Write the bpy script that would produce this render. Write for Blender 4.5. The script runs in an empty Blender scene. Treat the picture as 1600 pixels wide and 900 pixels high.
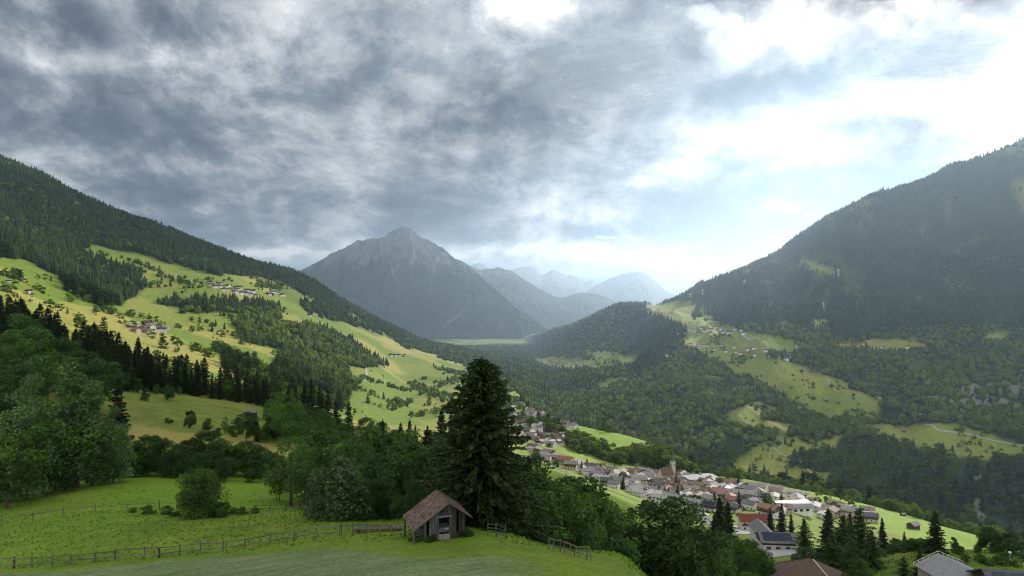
import bpy, math, random
import numpy as np
from mathutils import Vector, Matrix

R = math.radians
S = bpy.context.scene
COL = S.collection
rng = np.random.default_rng(7)
random.seed(7)

# ------------------------------------------------------------------ camera
F = 1067.0                                  # focal length for a 1600 px wide picture
PITCH = math.atan(35.0 / F)                 # horizon a little under the middle
cam_d = bpy.data.cameras.new("camera")
cam_d.sensor_width = 36.0
cam_d.lens = 36.0 * F / 1600.0
cam_d.clip_start = 1.0
cam_d.clip_end = 80000.0
cam = bpy.data.objects.new("camera", cam_d)
cam.rotation_euler = (R(90) + PITCH, 0, 0)
COL.objects.link(cam)
S.camera = cam

# ------------------------------------------------------------------ light
SUN_AZ, SUN_EL = R(31.5), R(24.5)           # azimuth to the right of the view axis
SUN = Vector((math.sin(SUN_AZ) * math.cos(SUN_EL), math.cos(SUN_AZ) * math.cos(SUN_EL), math.sin(SUN_EL)))
sun_d = bpy.data.lights.new("sun", 'SUN')
sun_d.energy = 5.0
sun_d.angle = R(0.53)
sun_d.color = (1.0, 0.93, 0.80)
sun = bpy.data.objects.new("sun", sun_d)
sun.rotation_euler = (-SUN).to_track_quat('-Z', 'Y').to_euler()
COL.objects.link(sun)

S.view_settings.view_transform = 'Standard'
S.view_settings.look = 'None'
S.view_settings.exposure = 0.52
S.view_settings.gamma = 1.0
S.view_settings.use_curve_mapping = False
S.render.engine = 'CYCLES'
cy = S.cycles
cy.max_bounces = 5
cy.diffuse_bounces = 2
cy.glossy_bounces = 1
cy.transmission_bounces = 3
cy.transparent_max_bounces = 8
cy.volume_bounces = 0
cy.use_denoising = True
cy.use_adaptive_sampling = True
cy.adaptive_threshold = 0.02
cy.caustics_reflective = False
cy.caustics_refractive = False
cy.sample_clamp_indirect = 6.0
cy.filter_width = 1.05

COSP, SINP = math.cos(PITCH), math.sin(PITCH)


def ray(px, py):
    """direction (x, y, z) through a pixel of the 1600 x 900 photograph"""
    u = (px - 800.0) / F
    v = (450.0 - py) / F
    return u, COSP - v * SINP, SINP + v * COSP


# ------------------------------------------------------------------ node helpers
class NT:
    def __init__(self, tree):
        self.t = tree
        self.n = tree.nodes
        self.l = tree.links
        self.n.clear()

    def add(self, typ, **kw):
        nd = self.n.new(typ)
        for k, v in kw.items():
            setattr(nd, k, v)
        return nd

    def put(self, sock, v):
        if isinstance(v, bpy.types.NodeSocket):
            self.l.new(v, sock)
        else:
            if isinstance(v, (tuple, list)) and len(v) == 3 and sock.type == 'RGBA':
                v = (*v, 1.0)
            sock.default_value = v

    def math(self, op, a, b=None, c=None, clamp=False):
        nd = self.add('ShaderNodeMath', operation=op, use_clamp=clamp)
        self.put(nd.inputs[0], a)
        if b is not None:
            self.put(nd.inputs[1], b)
        if c is not None:
            self.put(nd.inputs[2], c)
        return nd.outputs[0]

    def vmath(self, op, a, b=None, c=None):
        nd = self.add('ShaderNodeVectorMath', operation=op)
        self.put(nd.inputs[0], a)
        if b is not None:
            self.put(nd.inputs[1], b)
        if c is not None:
            self.put(nd.inputs[2], c)
        return nd.outputs['Value'] if op in ('DOT_PRODUCT', 'LENGTH') else nd.outputs['Vector']

    def noise(self, vec, scale, detail=5.0, rough=0.55, dist=0.0, lac=2.0, out='Fac'):
        nd = self.add('ShaderNodeTexNoise', noise_dimensions='3D')
        self.put(nd.inputs['Vector'], vec)
        nd.inputs['Scale'].default_value = scale
        nd.inputs['Detail'].default_value = detail
        nd.inputs['Roughness'].default_value = rough
        nd.inputs['Lacunarity'].default_value = lac
        nd.inputs['Distortion'].default_value = dist
        return nd.outputs[out]

    def ramp(self, fac, stops, interp='LINEAR'):
        nd = self.add('ShaderNodeValToRGB')
        nd.color_ramp.interpolation = interp
        el = nd.color_ramp.elements
        while len(el) < len(stops):
            el.new(0.5)
        for e, (p, c) in zip(el, stops):
            e.position = p
            e.color = (*c, 1.0) if len(c) == 3 else c
        self.put(nd.inputs[0], fac)
        return nd.outputs[0]

    def maprange(self, v, a, b, c=0.0, d=1.0, smooth=False):
        nd = self.add('ShaderNodeMapRange', interpolation_type='SMOOTHSTEP' if smooth else 'LINEAR')
        self.put(nd.inputs[0], v)
        for i, q in enumerate((a, b, c, d)):
            self.put(nd.inputs[i + 1], q)
        return nd.outputs[0]

    def mix(self, fac, a, b, mode='MIX'):
        nd = self.add('ShaderNodeMix', data_type='RGBA', blend_type=mode)
        self.put(nd.inputs[0], fac)
        self.put(nd.inputs[6], a)
        self.put(nd.inputs[7], b)
        return nd.outputs[2]

    def attr(self, name, out='Color'):
        nd = self.add('ShaderNodeAttribute', attribute_name=name)
        return nd.outputs[out]

    def bump(self, h, strength=0.4, dist=0.2):
        nd = self.add('ShaderNodeBump')
        nd.inputs['Strength'].default_value = strength
        nd.inputs['Distance'].default_value = dist
        self.put(nd.inputs['Height'], h)
        return nd.outputs[0]


def new_mat(name):
    m = bpy.data.materials.new(name)
    m.use_nodes = True
    return m, NT(m.node_tree)


def principled(nt, color, rough=0.8, normal=None, spec=0.2, metallic=0.0):
    b = nt.add('ShaderNodeBsdfPrincipled')
    nt.put(b.inputs['Base Color'], color)
    nt.put(b.inputs['Roughness'], rough)
    b.inputs['Specular IOR Level'].default_value = spec
    b.inputs['Metallic'].default_value = metallic
    if normal is not None:
        nt.l.new(normal, b.inputs['Normal'])
    return b.outputs[0]


def finish(nt, shader):
    o = nt.add('ShaderNodeOutputMaterial')
    nt.l.new(shader, o.inputs['Surface'])


# ------------------------------------------------------------------ sky
def make_world():
    w = bpy.data.worlds.new("World")
    S.world = w
    w.use_nodes = True
    nt = NT(w.node_tree)
    tc = nt.add('ShaderNodeTexCoord')
    d = nt.vmath('NORMALIZE', tc.outputs['Generated'])
    sep = nt.add('ShaderNodeSeparateXYZ')
    nt.put(sep.inputs[0], d)
    dx, dy, dz = sep.outputs
    zc = nt.math('ADD', nt.math('MAXIMUM', dz, 0.0), 0.46)
    comb = nt.add('ShaderNodeCombineXYZ')
    nt.put(comb.inputs[0], nt.math('DIVIDE', dx, zc))
    nt.put(comb.inputs[1], nt.math('DIVIDE', dy, zc))
    comb.inputs[2].default_value = 3.7
    plane = comb.outputs[0]                      # a point on the cloud deck
    wn = nt.noise(plane, 1.8, 2.0, 0.5, out='Color')
    warp = nt.vmath('MULTIPLY_ADD', nt.vmath('SUBTRACT', wn, (0.5, 0.5, 0.5)), (0.18, 0.18, 0.12), plane)
    warp = nt.vmath('MULTIPLY', warp, (1.0, 0.85, 1.0))
    sunward = nt.vmath('ADD', warp, (0.06, 0.10, 0.0))
    big = nt.noise(warp, 2.1, 10.0, 0.61)
    big_s = nt.noise(sunward, 2.1, 10.0, 0.61)
    fine = nt.noise(warp, 6.2, 10.0, 0.68)
    fine_s = nt.noise(nt.vmath('ADD', warp, (0.02, 0.033, 0.0)), 6.2, 10.0, 0.68)
    rim = nt.math('ADD', nt.math('MULTIPLY', nt.math('SUBTRACT', big_s, big), 1.0), nt.math('MULTIPLY', nt.math('SUBTRACT', fine_s, fine), 0.55))
    # direction of the large cloud banks: tangents along the valley axis
    yc = nt.math('MAXIMUM', dy, 0.12)
    c2 = nt.add('ShaderNodeCombineXYZ')
    nt.put(c2.inputs[0], nt.math('DIVIDE', dx, yc))
    nt.put(c2.inputs[1], nt.math('DIVIDE', dz, yc))
    w2 = nt.noise(plane, 2.2, 6.0, 0.55, out='Color')
    ab = nt.vmath('MULTIPLY_ADD', nt.vmath('SUBTRACT', w2, (0.5, 0.5, 0.5)), (0.34, 0.13, 0.0), c2.outputs[0])

    def bank(px, py, sx, sy, rot=0.0):
        x, y, z = ray(px, py)
        a0, b0 = x / y, z / y
        v = nt.vmath('SUBTRACT', ab, (a0, b0, 0.0))
        if rot:
            rn = nt.add('ShaderNodeVectorRotate', rotation_type='Z_AXIS')
            nt.put(rn.inputs['Vector'], v)
            rn.inputs['Angle'].default_value = R(rot)
            v = rn.outputs[0]
        v = nt.vmath('MULTIPLY', v, (F / sx, F / sy, 0.0))
        q = nt.vmath('DOT_PRODUCT', v, v)
        return nt.math('POWER', 0.3679, q)

    def total(base, items):
        acc = base
        for (px, py, sx, sy, rot, amp) in items:
            acc = nt.math('MULTIPLY_ADD', bank(px, py, sx, sy, rot), amp, acc)
        return acc

    light = nt.math('ADD', 0.50, nt.math('MULTIPLY', nt.math('SUBTRACT', big, 0.5), -0.70))
    light = nt.math('MULTIPLY_ADD', nt.math('SUBTRACT', nt.maprange(big, .40, .60, 0, 1, smooth=True), 0.5), -0.20, light)
    light = nt.math('MULTIPLY_ADD', nt.math('SUBTRACT', fine, 0.5), -0.35, light)
    light = nt.math('MULTIPLY_ADD', nt.math('SUBTRACT', nt.maprange(fine, .42, .58, 0, 1, smooth=True), 0.5), -0.09, light)
    light = nt.math('MULTIPLY_ADD', rim, 0.95, light)
    light = total(light, [
        # dark banks
        (120, 30, 260, 50, 0, -.22), (560, 110, 150, 90, 0, -.20), (290, 215, 170, 40, 0, -.14),
        (480, 292, 330, 46, 0, -.24), (650, 190, 200, 55, -10, -.16), (430, 355, 260, 26, 0, -.22),
        (960, 130, 220, 62, -12, -.20), (1240, 125, 180, 40, -12, -.40), (1000, 210, 200, 46, -18, -.16),
        (1080, 335, 210, 40, -12, -.14), (1335, 212, 90, 14, -8, -.38), (1300, 272, 190, 34, -12, -.26),
        (1200, 388, 130, 26, 0, -.20), (1120, 300, 180, 30, -12, -.12), (1420, 240, 120, 26, -14, -.16), (700, 330, 170, 40, 0, -.10), (800, 385, 120, 20, 0, -.06), (1250, 330, 150, 24, -10, -.12),
        (1300, 290, 420, 230, -15, .04), (900, 60, 160, 60, 0, .10), (1050, 220, 200, 200, 0, .06),
        # bright openings
        (430, 25, 70, 50, 0, .16), (200, 92, 260, 24, 0, .20), (520, 195, 150, 26, 0, .20), (60, 140, 140, 40, 0, .14),
        (140, 240, 110, 26, 0, .16), (400, 262, 160, 18, 0, .16), (300, 338, 140, 14, 0, .22), (800, 40, 120, 60, 0, .10),
        (470, 408, 120, 11, 0, .42), (760, 400, 120, 14, 0, .40), (930, 390, 170, 22, 0, .40),
        (1050, 262, 85, 24, -25, .46), (960, 330, 70, 14, 0, .2), (1160, 30, 330, 42, 0, .34),
        (1500, 60, 300, 80, -12, .40), (1500, 165, 190, 32, -14, .42), (1200, 208, 70, 14, -15, .40),
        (1600, 190, 120, 80, 0, .5), (1210, 335, 70, 10, 0, .3), (1010, 402, 90, 14, 0, .22), (1150, 290, 60, 10, -20, .2),
    ])
    light = nt.math('MULTIPLY_ADD', nt.math('SUBTRACT', light, 0.48), 1.12, 0.47)
    # unseen sky away from the view, raised to add light on the near ground
    back = nt.maprange(dy, 0.45, -0.25, 0.0, 1.0, smooth=True)
    light = nt.math('MULTIPLY_ADD', back, 0.42, light)
    col = nt.ramp(light, [(0.0, (.040, .052, .078)), (0.22, (.080, .100, .136)), (0.42, (.165, .190, .226)),
                          (0.58, (.31, .33, .36)), (0.74, (.48, .495, .51)), (0.90, (.70, .70, .695)), (1.0, (.92, .905, .87))])
    glow = nt.math('POWER', nt.math('MAXIMUM', nt.vmath('DOT_PRODUCT', d, tuple(SUN)), 0.0), 26.0)
    gain = nt.math('MULTIPLY_ADD', glow, .28, 0.78)
    gain = nt.math('MULTIPLY_ADD', back, .75, gain)
    cloud = nt.add('ShaderNodeBackground')
    nt.put(cloud.inputs[0], col)
    nt.put(cloud.inputs[1], gain)
    sky = nt.add('ShaderNodeTexSky', sky_type='NISHITA', sun_disc=False)
    sky.sun_elevation = SUN_EL
    sky.sun_rotation = SUN_AZ
    sky.air_density = 1.0
    sky.dust_density = 0.6
    clear = nt.add('ShaderNodeBackground')
    nt.put(clear.inputs[0], sky.outputs[0])
    clear.inputs[1].default_value = 0.085
    hole = total(nt.math('MULTIPLY', nt.math('SUBTRACT', fine, 0.58), 2.4), [
        (1085, 22, 80, 26, 0, .85), (1200, 30, 60, 14, 0, .45), (1268, 78, 40, 16, 0, .6), (960, 372, 60, 12, 0, .55),
        (1320, 184, 40, 9, 0, .55), (1060, 250, 40, 10, 0, .6), (1320, 234, 30, 8, 0, .6), (1520, 45, 80, 24, 0, .45),
        (1440, 160, 50, 10, 0, .4), (1520, 150, 60, 14, 0, .3)])
    hole = nt.maprange(hole, 0.36, 0.66, 0.0, 0.75, smooth=True)
    mx = nt.add('ShaderNodeMixShader')
    nt.put(mx.inputs[0], hole)
    nt.l.new(cloud.outputs[0], mx.inputs[1])
    nt.l.new(clear.outputs[0], mx.inputs[2])
    out = nt.add('ShaderNodeOutputWorld')
    nt.l.new(mx.outputs[0], out.inputs['Surface'])
    w.cycles.sampling_method = 'MANUAL'
    w.cycles.sample_map_resolution = 512


make_world()

# ------------------------------------------------------------------ mesh helpers
def tag(o, label=None, cat=None, group=None, kind=None):
    if label: o['label'] = label
    if cat: o['category'] = cat
    if group: o['group'] = group
    if kind: o['kind'] = kind
    return o


def np_mesh(name, verts, faces, mat=None, smooth=False, attrs=None):
    """verts (n,3); faces: one (m,k) array or a list of such arrays"""
    me = bpy.data.meshes.new(name)
    verts = np.asarray(verts, dtype=np.float32)
    if not isinstance(faces, (list, tuple)):
        faces = [faces]
    faces = [np.asarray(f, dtype=np.int32) for f in faces if len(f)]
    nl = sum(f.size for f in faces)
    nf = sum(len(f) for f in faces)
    me.vertices.add(len(verts))
    me.vertices.foreach_set('co', verts.ravel())
    me.loops.add(nl)
    me.loops.foreach_set('vertex_index', np.concatenate([f.ravel() for f in faces]))
    me.polygons.add(nf)
    tot = np.concatenate([np.full(len(f), f.shape[1], np.int32) for f in faces])
    me.polygons.foreach_set('loop_start', np.concatenate([[0], np.cumsum(tot)[:-1]]).astype(np.int32))
    if smooth:
        me.polygons.foreach_set('use_smooth', np.ones(nf, bool))
    me.update(calc_edges=True)
    for k, v in (attrs or {}).items():
        v = np.asarray(v, np.float32)
        if v.ndim == 1:
            me.attributes.new(k, 'FLOAT', 'POINT').data.foreach_set('value', v)
        else:
            c = np.ones((len(v), 4), np.float32)
            c[:, :v.shape[1]] = v
            me.attributes.new(k, 'FLOAT_COLOR', 'POINT').data.foreach_set('color', c.ravel())
    if mat is not None:
        for m in (mat if isinstance(mat, (list, tuple)) else [mat]):
            me.materials.append(m)
    return me


def link(name, me, parent=None, loc=None, rot=None):
    o = bpy.data.objects.new(name, me)
    COL.objects.link(o)
    if parent is not None: o.parent = parent
    if loc is not None: o.location = loc
    if rot is not None: o.rotation_euler = rot
    return o


def empty(name, loc=(0, 0, 0), rz=0.0):
    o = bpy.data.objects.new(name, None)
    o.empty_display_size = 0.5
    COL.objects.link(o)
    o.location = loc
    o.rotation_euler = (0, 0, rz)
    return o


# ------------------------------------------------------------------ numeric noise
def _hash(ix, iy, seed):
    h = (ix.astype(np.int64) * 374761393 + iy.astype(np.int64) * 668265263 + seed * 974634777) & 0x7fffffff
    h = ((h ^ (h >> 13)) * 1274126177) & 0x7fffffff
    return ((h ^ (h >> 16)) & 0xffff) / 65535.0


def vnoise(x, y, seed=0):
    xi, yi = np.floor(x), np.floor(y)
    fx, fy = x - xi, y - yi
    fx = fx * fx * fx * (fx * (fx * 6 - 15) + 10)
    fy = fy * fy * fy * (fy * (fy * 6 - 15) + 10)
    xi = xi.astype(np.int64); yi = yi.astype(np.int64)
    a, b = _hash(xi, yi, seed), _hash(xi + 1, yi, seed)
    c, d = _hash(xi, yi + 1, seed), _hash(xi + 1, yi + 1, seed)
    return (a + (b - a) * fx) * (1 - fy) + (c + (d - c) * fx) * fy


def fbm(x, y, seed=0, octaves=4, gain=0.5):
    s, amp, tot = 0.0, 1.0, 0.0
    for k in range(octaves):
        s = s + amp * (vnoise(x, y, seed + 17 * k) - 0.5)
        tot += amp
        x, y, amp = x * 2.03 + 11.3, y * 2.03 + 5.7, amp * gain
    return s / tot * 2.0                         # about -1..1


def ridged(x, y, seed=0, octaves=4):
    s, amp, tot = 0.0, 1.0, 0.0
    for k in range(octaves):
        s = s + amp * (1.0 - np.abs(2.0 * vnoise(x, y, seed + 31 * k) - 1.0))
        tot += amp
        x, y, amp = x * 2.1 + 3.1, y * 2.1 + 9.2, amp * 0.5
    return s / tot


def pchip_slopes(x, y):
    """x (n,m), y (n,m) along axis 0"""
    h = np.diff(x, axis=0); dl = np.diff(y, axis=0) / h
    d = np.zeros_like(y)
    w1 = 2 * h[1:] + h[:-1]; w2 = h[1:] + 2 * h[:-1]
    same = (dl[1:] * dl[:-1]) > 0
    with np.errstate(divide='ignore', invalid='ignore'):
        hm = (w1 + w2) / (w1 / dl[:-1] + w2 / dl[1:])
    d[1:-1] = np.where(same, hm, 0.0)
    d[0], d[-1] = dl[0], dl[-1]
    return d


def pchip_eval(x, y, d, q):
    """1-D"""
    i = np.clip(np.searchsorted(x, q) - 1, 0, len(x) - 2)
    h = x[i + 1] - x[i]
    t = np.clip((q - x[i]) / h, 0, 1)
    h00 = 2 * t**3 - 3 * t**2 + 1; h10 = t**3 - 2 * t**2 + t
    h01 = -2 * t**3 + 3 * t**2; h11 = t**3 - t**2
    return h00 * y[i] + h10 * h * d[i] + h01 * y[i + 1] + h11 * h * d[i + 1]


def pchip1(xk, yk, q):
    xk = np.asarray(xk, float); yk = np.asarray(yk, float)
    d = pchip_slopes(xk[:, None], yk[:, None])[:, 0]
    return pchip_eval(xk, yk, d, np.clip(q, xk[0], xk[-1]))


# ------------------------------------------------------------------ the valley
def P(px, py, Y):
    x, y, z = ray(px, py)
    return (x / y, z / y * Y, Y)


def Z(px, z, Y):
    t = z / Y
    v = (t * COSP - SINP) / (COSP + t * SINP)
    u = (px - 800.0) / F
    return (u / (COSP - v * SINP), z, Y)


LINES = [
    # under the drone
    [Z(-375, -24, 30), Z(0, -21, 30), Z(400, -18.5, 30), Z(700, -17.3, 30), Z(1000, -19, 30), Z(1300, -24, 30), Z(1600, -30, 30), Z(1975, -40, 30)],
    # meadow brow: the front fence and the shed
    [P(-375, 902, 85), P(0, 888, 76), P(200, 873, 73), P(400, 856, 70), P(520, 844, 67), P(640, 843, 64), P(740, 843, 62), P(850, 862, 58), P(960, 897, 53), Z(1000, -21.5, 51), Z(1100, -29, 50), Z(1300, -36, 50), Z(1600, -43, 50), Z(1975, -50, 50)],
    # the second fence
    [P(-375, 830, 108), P(0, 817, 98), P(200, 801, 98), P(310, 808, 95), P(450, 806, 95), P(600, 815, 85), Z(700, -24.5, 85), Z(800, -28, 85), Z(900, -33, 86), P(965, 888, 95), Z(1050, -41, 100), Z(1200, -50, 100), Z(1400, -56, 105), Z(1600, -60, 105), Z(1975, -64, 105)],
    # edge of the bright plateau
    [P(-375, 765, 140), P(0, 770, 128), P(100, 760, 130), P(200, 753, 135), P(300, 756, 135), P(430, 763, 135), Z(550, -42, 132), Z(700, -46, 132), Z(800, -50, 132), Z(900, -55, 132), Z(1000, -57, 135), Z(1100, -59, 140), Z(1270, -64, 155), P(1450, 884, 165), P(1600, 884, 170), Z(1975, -70, 170)],
    # dip and tan field
    [Z(-375, -22, 190), Z(0, -30, 190), P(200, 715, 195), P(300, 700, 200), P(440, 703, 210), Z(520, -55, 205), Z(650, -62, 205), Z(800, -70, 205), Z(900, -78, 205), Z(1000, -80, 205), Z(1100, -82, 205), Z(1270, -79, 205), P(1350, 868, 205), P(1450, 862, 205), P(1560, 862, 210), P(1600, 872, 205), Z(1975, -90, 210)],
    # foot of the left wood, top of the knoll on the right
    [Z(-375, 0, 330), P(0, 552, 300), P(200, 598, 350), P(400, 628, 420), P(500, 668, 430), Z(560, -80, 430), Z(650, -84, 420), Z(750, -92, 400), P(850, 745, 400), P(960, 792, 350), Z(1050, -108, 340), P(1210, 862, 330), Z(1350, -112, 325), Z(1450, -112, 320), Z(1600, -114, 320), Z(1975, -120, 320)],
    # behind the wood; the village street
    [Z(-375, 60, 600), Z(0, 10, 620), Z(200, -42, 640), Z(400, -78, 650), Z(560, -112, 650), Z(700, -132, 680), Z(800, -148, 720), P(830, 712, 740), P(920, 748, 620), P(1000, 780, 550), P(1060, 803, 480), P(1110, 818, 440), P(1200, 824, 430), Z(1300, -150, 440), P(1400, 832, 515), P(1500, 853, 495), Z(1600, -180, 480), Z(1975, -220, 480)],
    # lower left fields; lip of the village terrace
    [Z(-375, 150, 1000), P(0, 430, 900), P(100, 480, 900), P(230, 521, 980), P(350, 560, 1050), P(450, 600, 1100), P(560, 636, 1150), P(650, 652, 1250), P(750, 646, 1330), P(830, 650, 1280), P(900, 690, 1000), P(1000, 722, 880), P(1050, 742, 830), P(1150, 748, 800), P(1260, 768, 740), P(1400, 801, 650), P(1530, 838, 560), Z(1600, -190, 555), Z(1975, -230, 560)],
    # middle left fields; crest of the green knoll
    [Z(-375, 350, 1500), P(0, 388, 1350), P(100, 422, 1400), P(230, 472, 1500), P(350, 502, 1500), P(450, 542, 1500), P(560, 597, 1500), P(650, 628, 1550), P(720, 620, 1650), P(800, 632, 1500), P(860, 660, 1200), P(900, 667, 1120), P(1000, 689, 1020), P(1060, 721, 930), P(1090, 743, 880), P(1150, 754, 860), Z(1260, -216, 800), Z(1400, -216, 715), Z(1530, -212, 620), Z(1600, -216, 620), Z(1975, -260, 620)],
    # upper left fields; bottom of the gorge
    [Z(-375, 600, 2100), P(0, 322, 1900), P(150, 387, 1900), P(250, 427, 1850), P(350, 453, 1800), P(450, 492, 2000), P(560, 560, 2000), P(650, 602, 2100), P(720, 594, 2200), P(800, 602, 2100), Z(860, -300, 1750), Z(900, -312, 1500), Z(1000, -322, 1350), Z(1090, -332, 1200), Z(1200, -336, 1120), Z(1400, -345, 1050), Z(1530, -348, 950), Z(1600, -350, 950), Z(1975, -350, 950)],
    # forest edge under the left ridge; first rise of the right side
    [Z(-375, 720, 2350), P(0, 272, 2200), P(150, 347, 2300), P(250, 387, 2300), P(350, 416, 2500), P(450, 442, 2900), P(560, 512, 2800), P(650, 562, 2700), P(720, 577, 2800), P(800, 587, 2700), P(860, 600, 2550), P(900, 625, 2250), P(950, 642, 1900), P(1000, 662, 1700), P(1100, 702, 1450), P(1200, 722, 1350), P(1300, 732, 1300), P(1450, 737, 1250), P(1600, 742, 1200), Z(1975, -280, 1100)],
    # left ridge; benches on the right
    [Z(-375, 900, 2600), P(0, 254, 2450), P(50, 272, 2550), P(100, 297, 2650), P(200, 343, 2900), P(300, 380, 3200), P(400, 412, 3500), P(470, 434, 3800), P(550, 480, 4000), P(610, 510, 4200), P(660, 534, 4400), P(720, 547, 4200), P(780, 560, 4000), P(860, 582, 3200), P(950, 600, 2300), P(1000, 615, 2050), P(1100, 627, 1800), P(1200, 672, 1520), P(1300, 668, 1520), P(1450, 667, 1500), P(1600, 690, 1400), Z(1975, -270, 1300)],
    [Z(-375, 700, 3600), Z(0, 300, 3600), Z(200, 200, 4100), Z(400, 50, 4900), Z(470, -20, 5200), Z(550, -150, 5400), Z(660, -330, 5700), Z(720, -340, 5600), P(780, 549, 5400), P(860, 564, 4200), P(950, 560, 2900), P(1000, 572, 2550), P(1100, 572, 2300), P(1200, 602, 1850), P(1300, 602, 1850), P(1450, 602, 1850), P(1600, 622, 1750), Z(1975, -200, 1700)],
    [Z(-375, -350, 7000), Z(660, -350, 7200), P(720, 537, 7300), Z(800, -350, 7600), P(860, 546, 5300), P(900, 536, 4200), P(950, 522, 3800), P(1000, 522, 3300), P(1050, 522, 2900), P(1100, 532, 2600), P(1200, 552, 2200), P(1300, 532, 2350), P(1450, 532, 2400), P(1600, 522, 2400), Z(1975, 0, 2400)],
    [Z(-375, -350, 7600), Z(720, -350, 7700), Z(810, -350, 8300), P(860, 533, 5900), P(900, 516, 4600), P(950, 496, 4100), P(1000, 492, 3700), P(1100, 492, 3200), P(1200, 472, 2900), P(1300, 442, 2950), P(1400, 422, 3000), P(1600, 372, 3000), Z(1975, 600, 3000)],
    # right ridge and its spur
    [Z(-375, -350, 9000), Z(720, -350, 9000), Z(810, -350, 8800), P(830, 529, 7000), P(860, 519, 6000), P(900, 507, 5000), P(940, 488, 4500), P(965, 479, 4300), P(985, 476, 4150), P(1005, 476, 4150), P(1022, 480, 4100), P(1045, 472, 4050), P(1100, 450, 3950), P(1150, 427, 3850), P(1200, 401, 3800), P(1250, 372, 3750), P(1300, 342, 3700), P(1400, 302, 3700), P(1500, 260, 3700), P(1600, 225, 3700), Z(1975, 1500, 3700)],
    [Z(-375, -350, 12000), Z(720, -350, 12000), Z(810, -350, 11500), Z(900, -340, 7500), Z(1000, -250, 6000), Z(1200, 150, 5500), Z(1600, 800, 5500), Z(1975, 1200, 5500)],
    [Z(-375, -350, 15000), Z(1975, -350, 15000)],
]

NC, NR = 800, 1000
A0, A1 = -1.05, 1.05
AG = np.linspace(A0, A1, NC)
LY = np.linspace(math.log(18.0), math.log(14500.0), NR)
YG = np.exp(LY)


def build_height():
    K = len(LINES)
    Yk = np.zeros((K, NC)); Zk = np.zeros((K, NC))
    for k, ln in enumerate(LINES):
        ln = sorted(ln)
        a = np.array([p[0] for p in ln]); z = np.array([p[1] for p in ln]); y = np.array([p[2] for p in ln])
        q = np.clip(AG, a[0], a[-1])
        if len(ln) > 2:
            ly = pchip1(a, np.log(y), q)
            t = pchip1(a, z / y, q)
        else:
            ly = np.interp(q, a, np.log(y)); t = np.interp(q, a, z / y)
        Yk[k] = np.exp(ly); Zk[k] = t * Yk[k]
    for k in range(1, K):
        Yk[k] = np.maximum(Yk[k], Yk[k - 1] * 1.04)
    D = pchip_slopes(Yk, Zk)
    Hh = np.zeros((NR, NC))
    for j in range(NC):
        Hh[:, j] = pchip_eval(Yk[:, j], Zk[:, j], D[:, j], np.clip(YG, Yk[0, j], Yk[-1, j]))
    return Hh, Yk, Zk


HG, LINE_Y, LINE_Z = build_height()
XG = AG[None, :] * YG[:, None]
YY = np.repeat(YG[:, None], NC, 1)


def smooth01(v, a, b):
    t = np.clip((v - a) / (b - a), 0, 1)
    return t * t * (3 - 2 * t)


# relief: soft undulation near, spurs and gullies on the steep sides
far = smooth01(YY, 700, 2200)
mid = smooth01(YY, 120, 500)
HG = HG + fbm(XG / 9, YY / 9, 3, 3) * 0.16 * (1 - mid)
HG = HG + fbm(XG / 90, YY / 90, 5, 4) * 2.2 * mid * (1 - 0.4 * far)
steep = far * smooth01(YY, 1000, 3000) * (1 - smooth01(YY, 5600, 7500))
gul = ridged(XG / 420 + fbm(XG / 700, YY / 700, 9, 2) * .5, YY / 1500, 11, 4) - 0.5
HG = HG + gul * 125 * steep * smooth01(AG[None, :], 0.10, 0.30) * (1 + .9 * smooth01(YY, 1250, 1500) * (1 - smooth01(YY, 2300, 2900))) + gul * 30 * steep * (1 - smooth01(AG[None, :], -0.2, 0.1))
ravine = ridged(XG / 210 + fbm(XG / 300, YY / 300, 15, 2) * .6, YY / 420, 19, 3) - .55
HG = HG + ravine * 80 * smooth01(YY, 1280, 1500) * (1 - smooth01(YY, 2600, 3300)) * smooth01(AG[None, :], .02, .12)
HG = HG + fbm(XG / 260, YY / 260, 21, 4) * 14 * steep


def to_px(x, y, z):
    f = y * COSP + z * SINP
    return 800 + F * x / f, 450 - F * (-y * SINP + z * COSP) / f


PXG, PYG = to_px(XG, YY, HG)


def height(x, y):
    x = np.asarray(x, float); y = np.asarray(y, float)
    fa = np.clip((x / y - A0) / (A1 - A0) * (NC - 1), 0, NC - 1.001)
    fy = np.clip((np.log(y) - LY[0]) / (LY[-1] - LY[0]) * (NR - 1), 0, NR - 1.001)
    i, j = fy.astype(int), fa.astype(int)
    u, v = fy - i, fa - j
    return (HG[i, j] * (1 - u) * (1 - v) + HG[i + 1, j] * u * (1 - v) + HG[i, j + 1] * (1 - u) * v + HG[i + 1, j + 1] * u * v)


def at(px, Y, py_guess=700):
    """point of the ground at distance Y under the column px"""
    x, y, z = ray(px, py_guess)
    return np.array([x / y * Y, Y, float(height(x / y * Y, Y))])


def ground(px, py, ymin=0.0, ymax=1e9):
    """first point of the ground, beyond ymin, that the line through a pixel meets"""
    x, y, z = ray(px, py)
    a, t = x / y, z / y
    yy = YG[(YG >= ymin) & (YG <= ymax)]
    h = height(a * yy, yy)
    hit = np.nonzero(h / yy >= t)[0]
    if len(hit) == 0:
        k = int(np.argmax(h / yy)); Y = yy[k]
    elif hit[0] == 0:
        Y = yy[0]
    else:
        k = hit[0]
        g0, g1 = h[k - 1] / yy[k - 1] - t, h[k] / yy[k] - t
        w = g0 / (g0 - g1)
        Y = yy[k - 1] + (yy[k] - yy[k - 1]) * w
    return np.array([a * Y, Y, float(height(a * Y, Y))])


# what can be seen at all from around the camera
TT = HG / YY
TMAX = np.maximum.accumulate(TT, axis=0)


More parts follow.
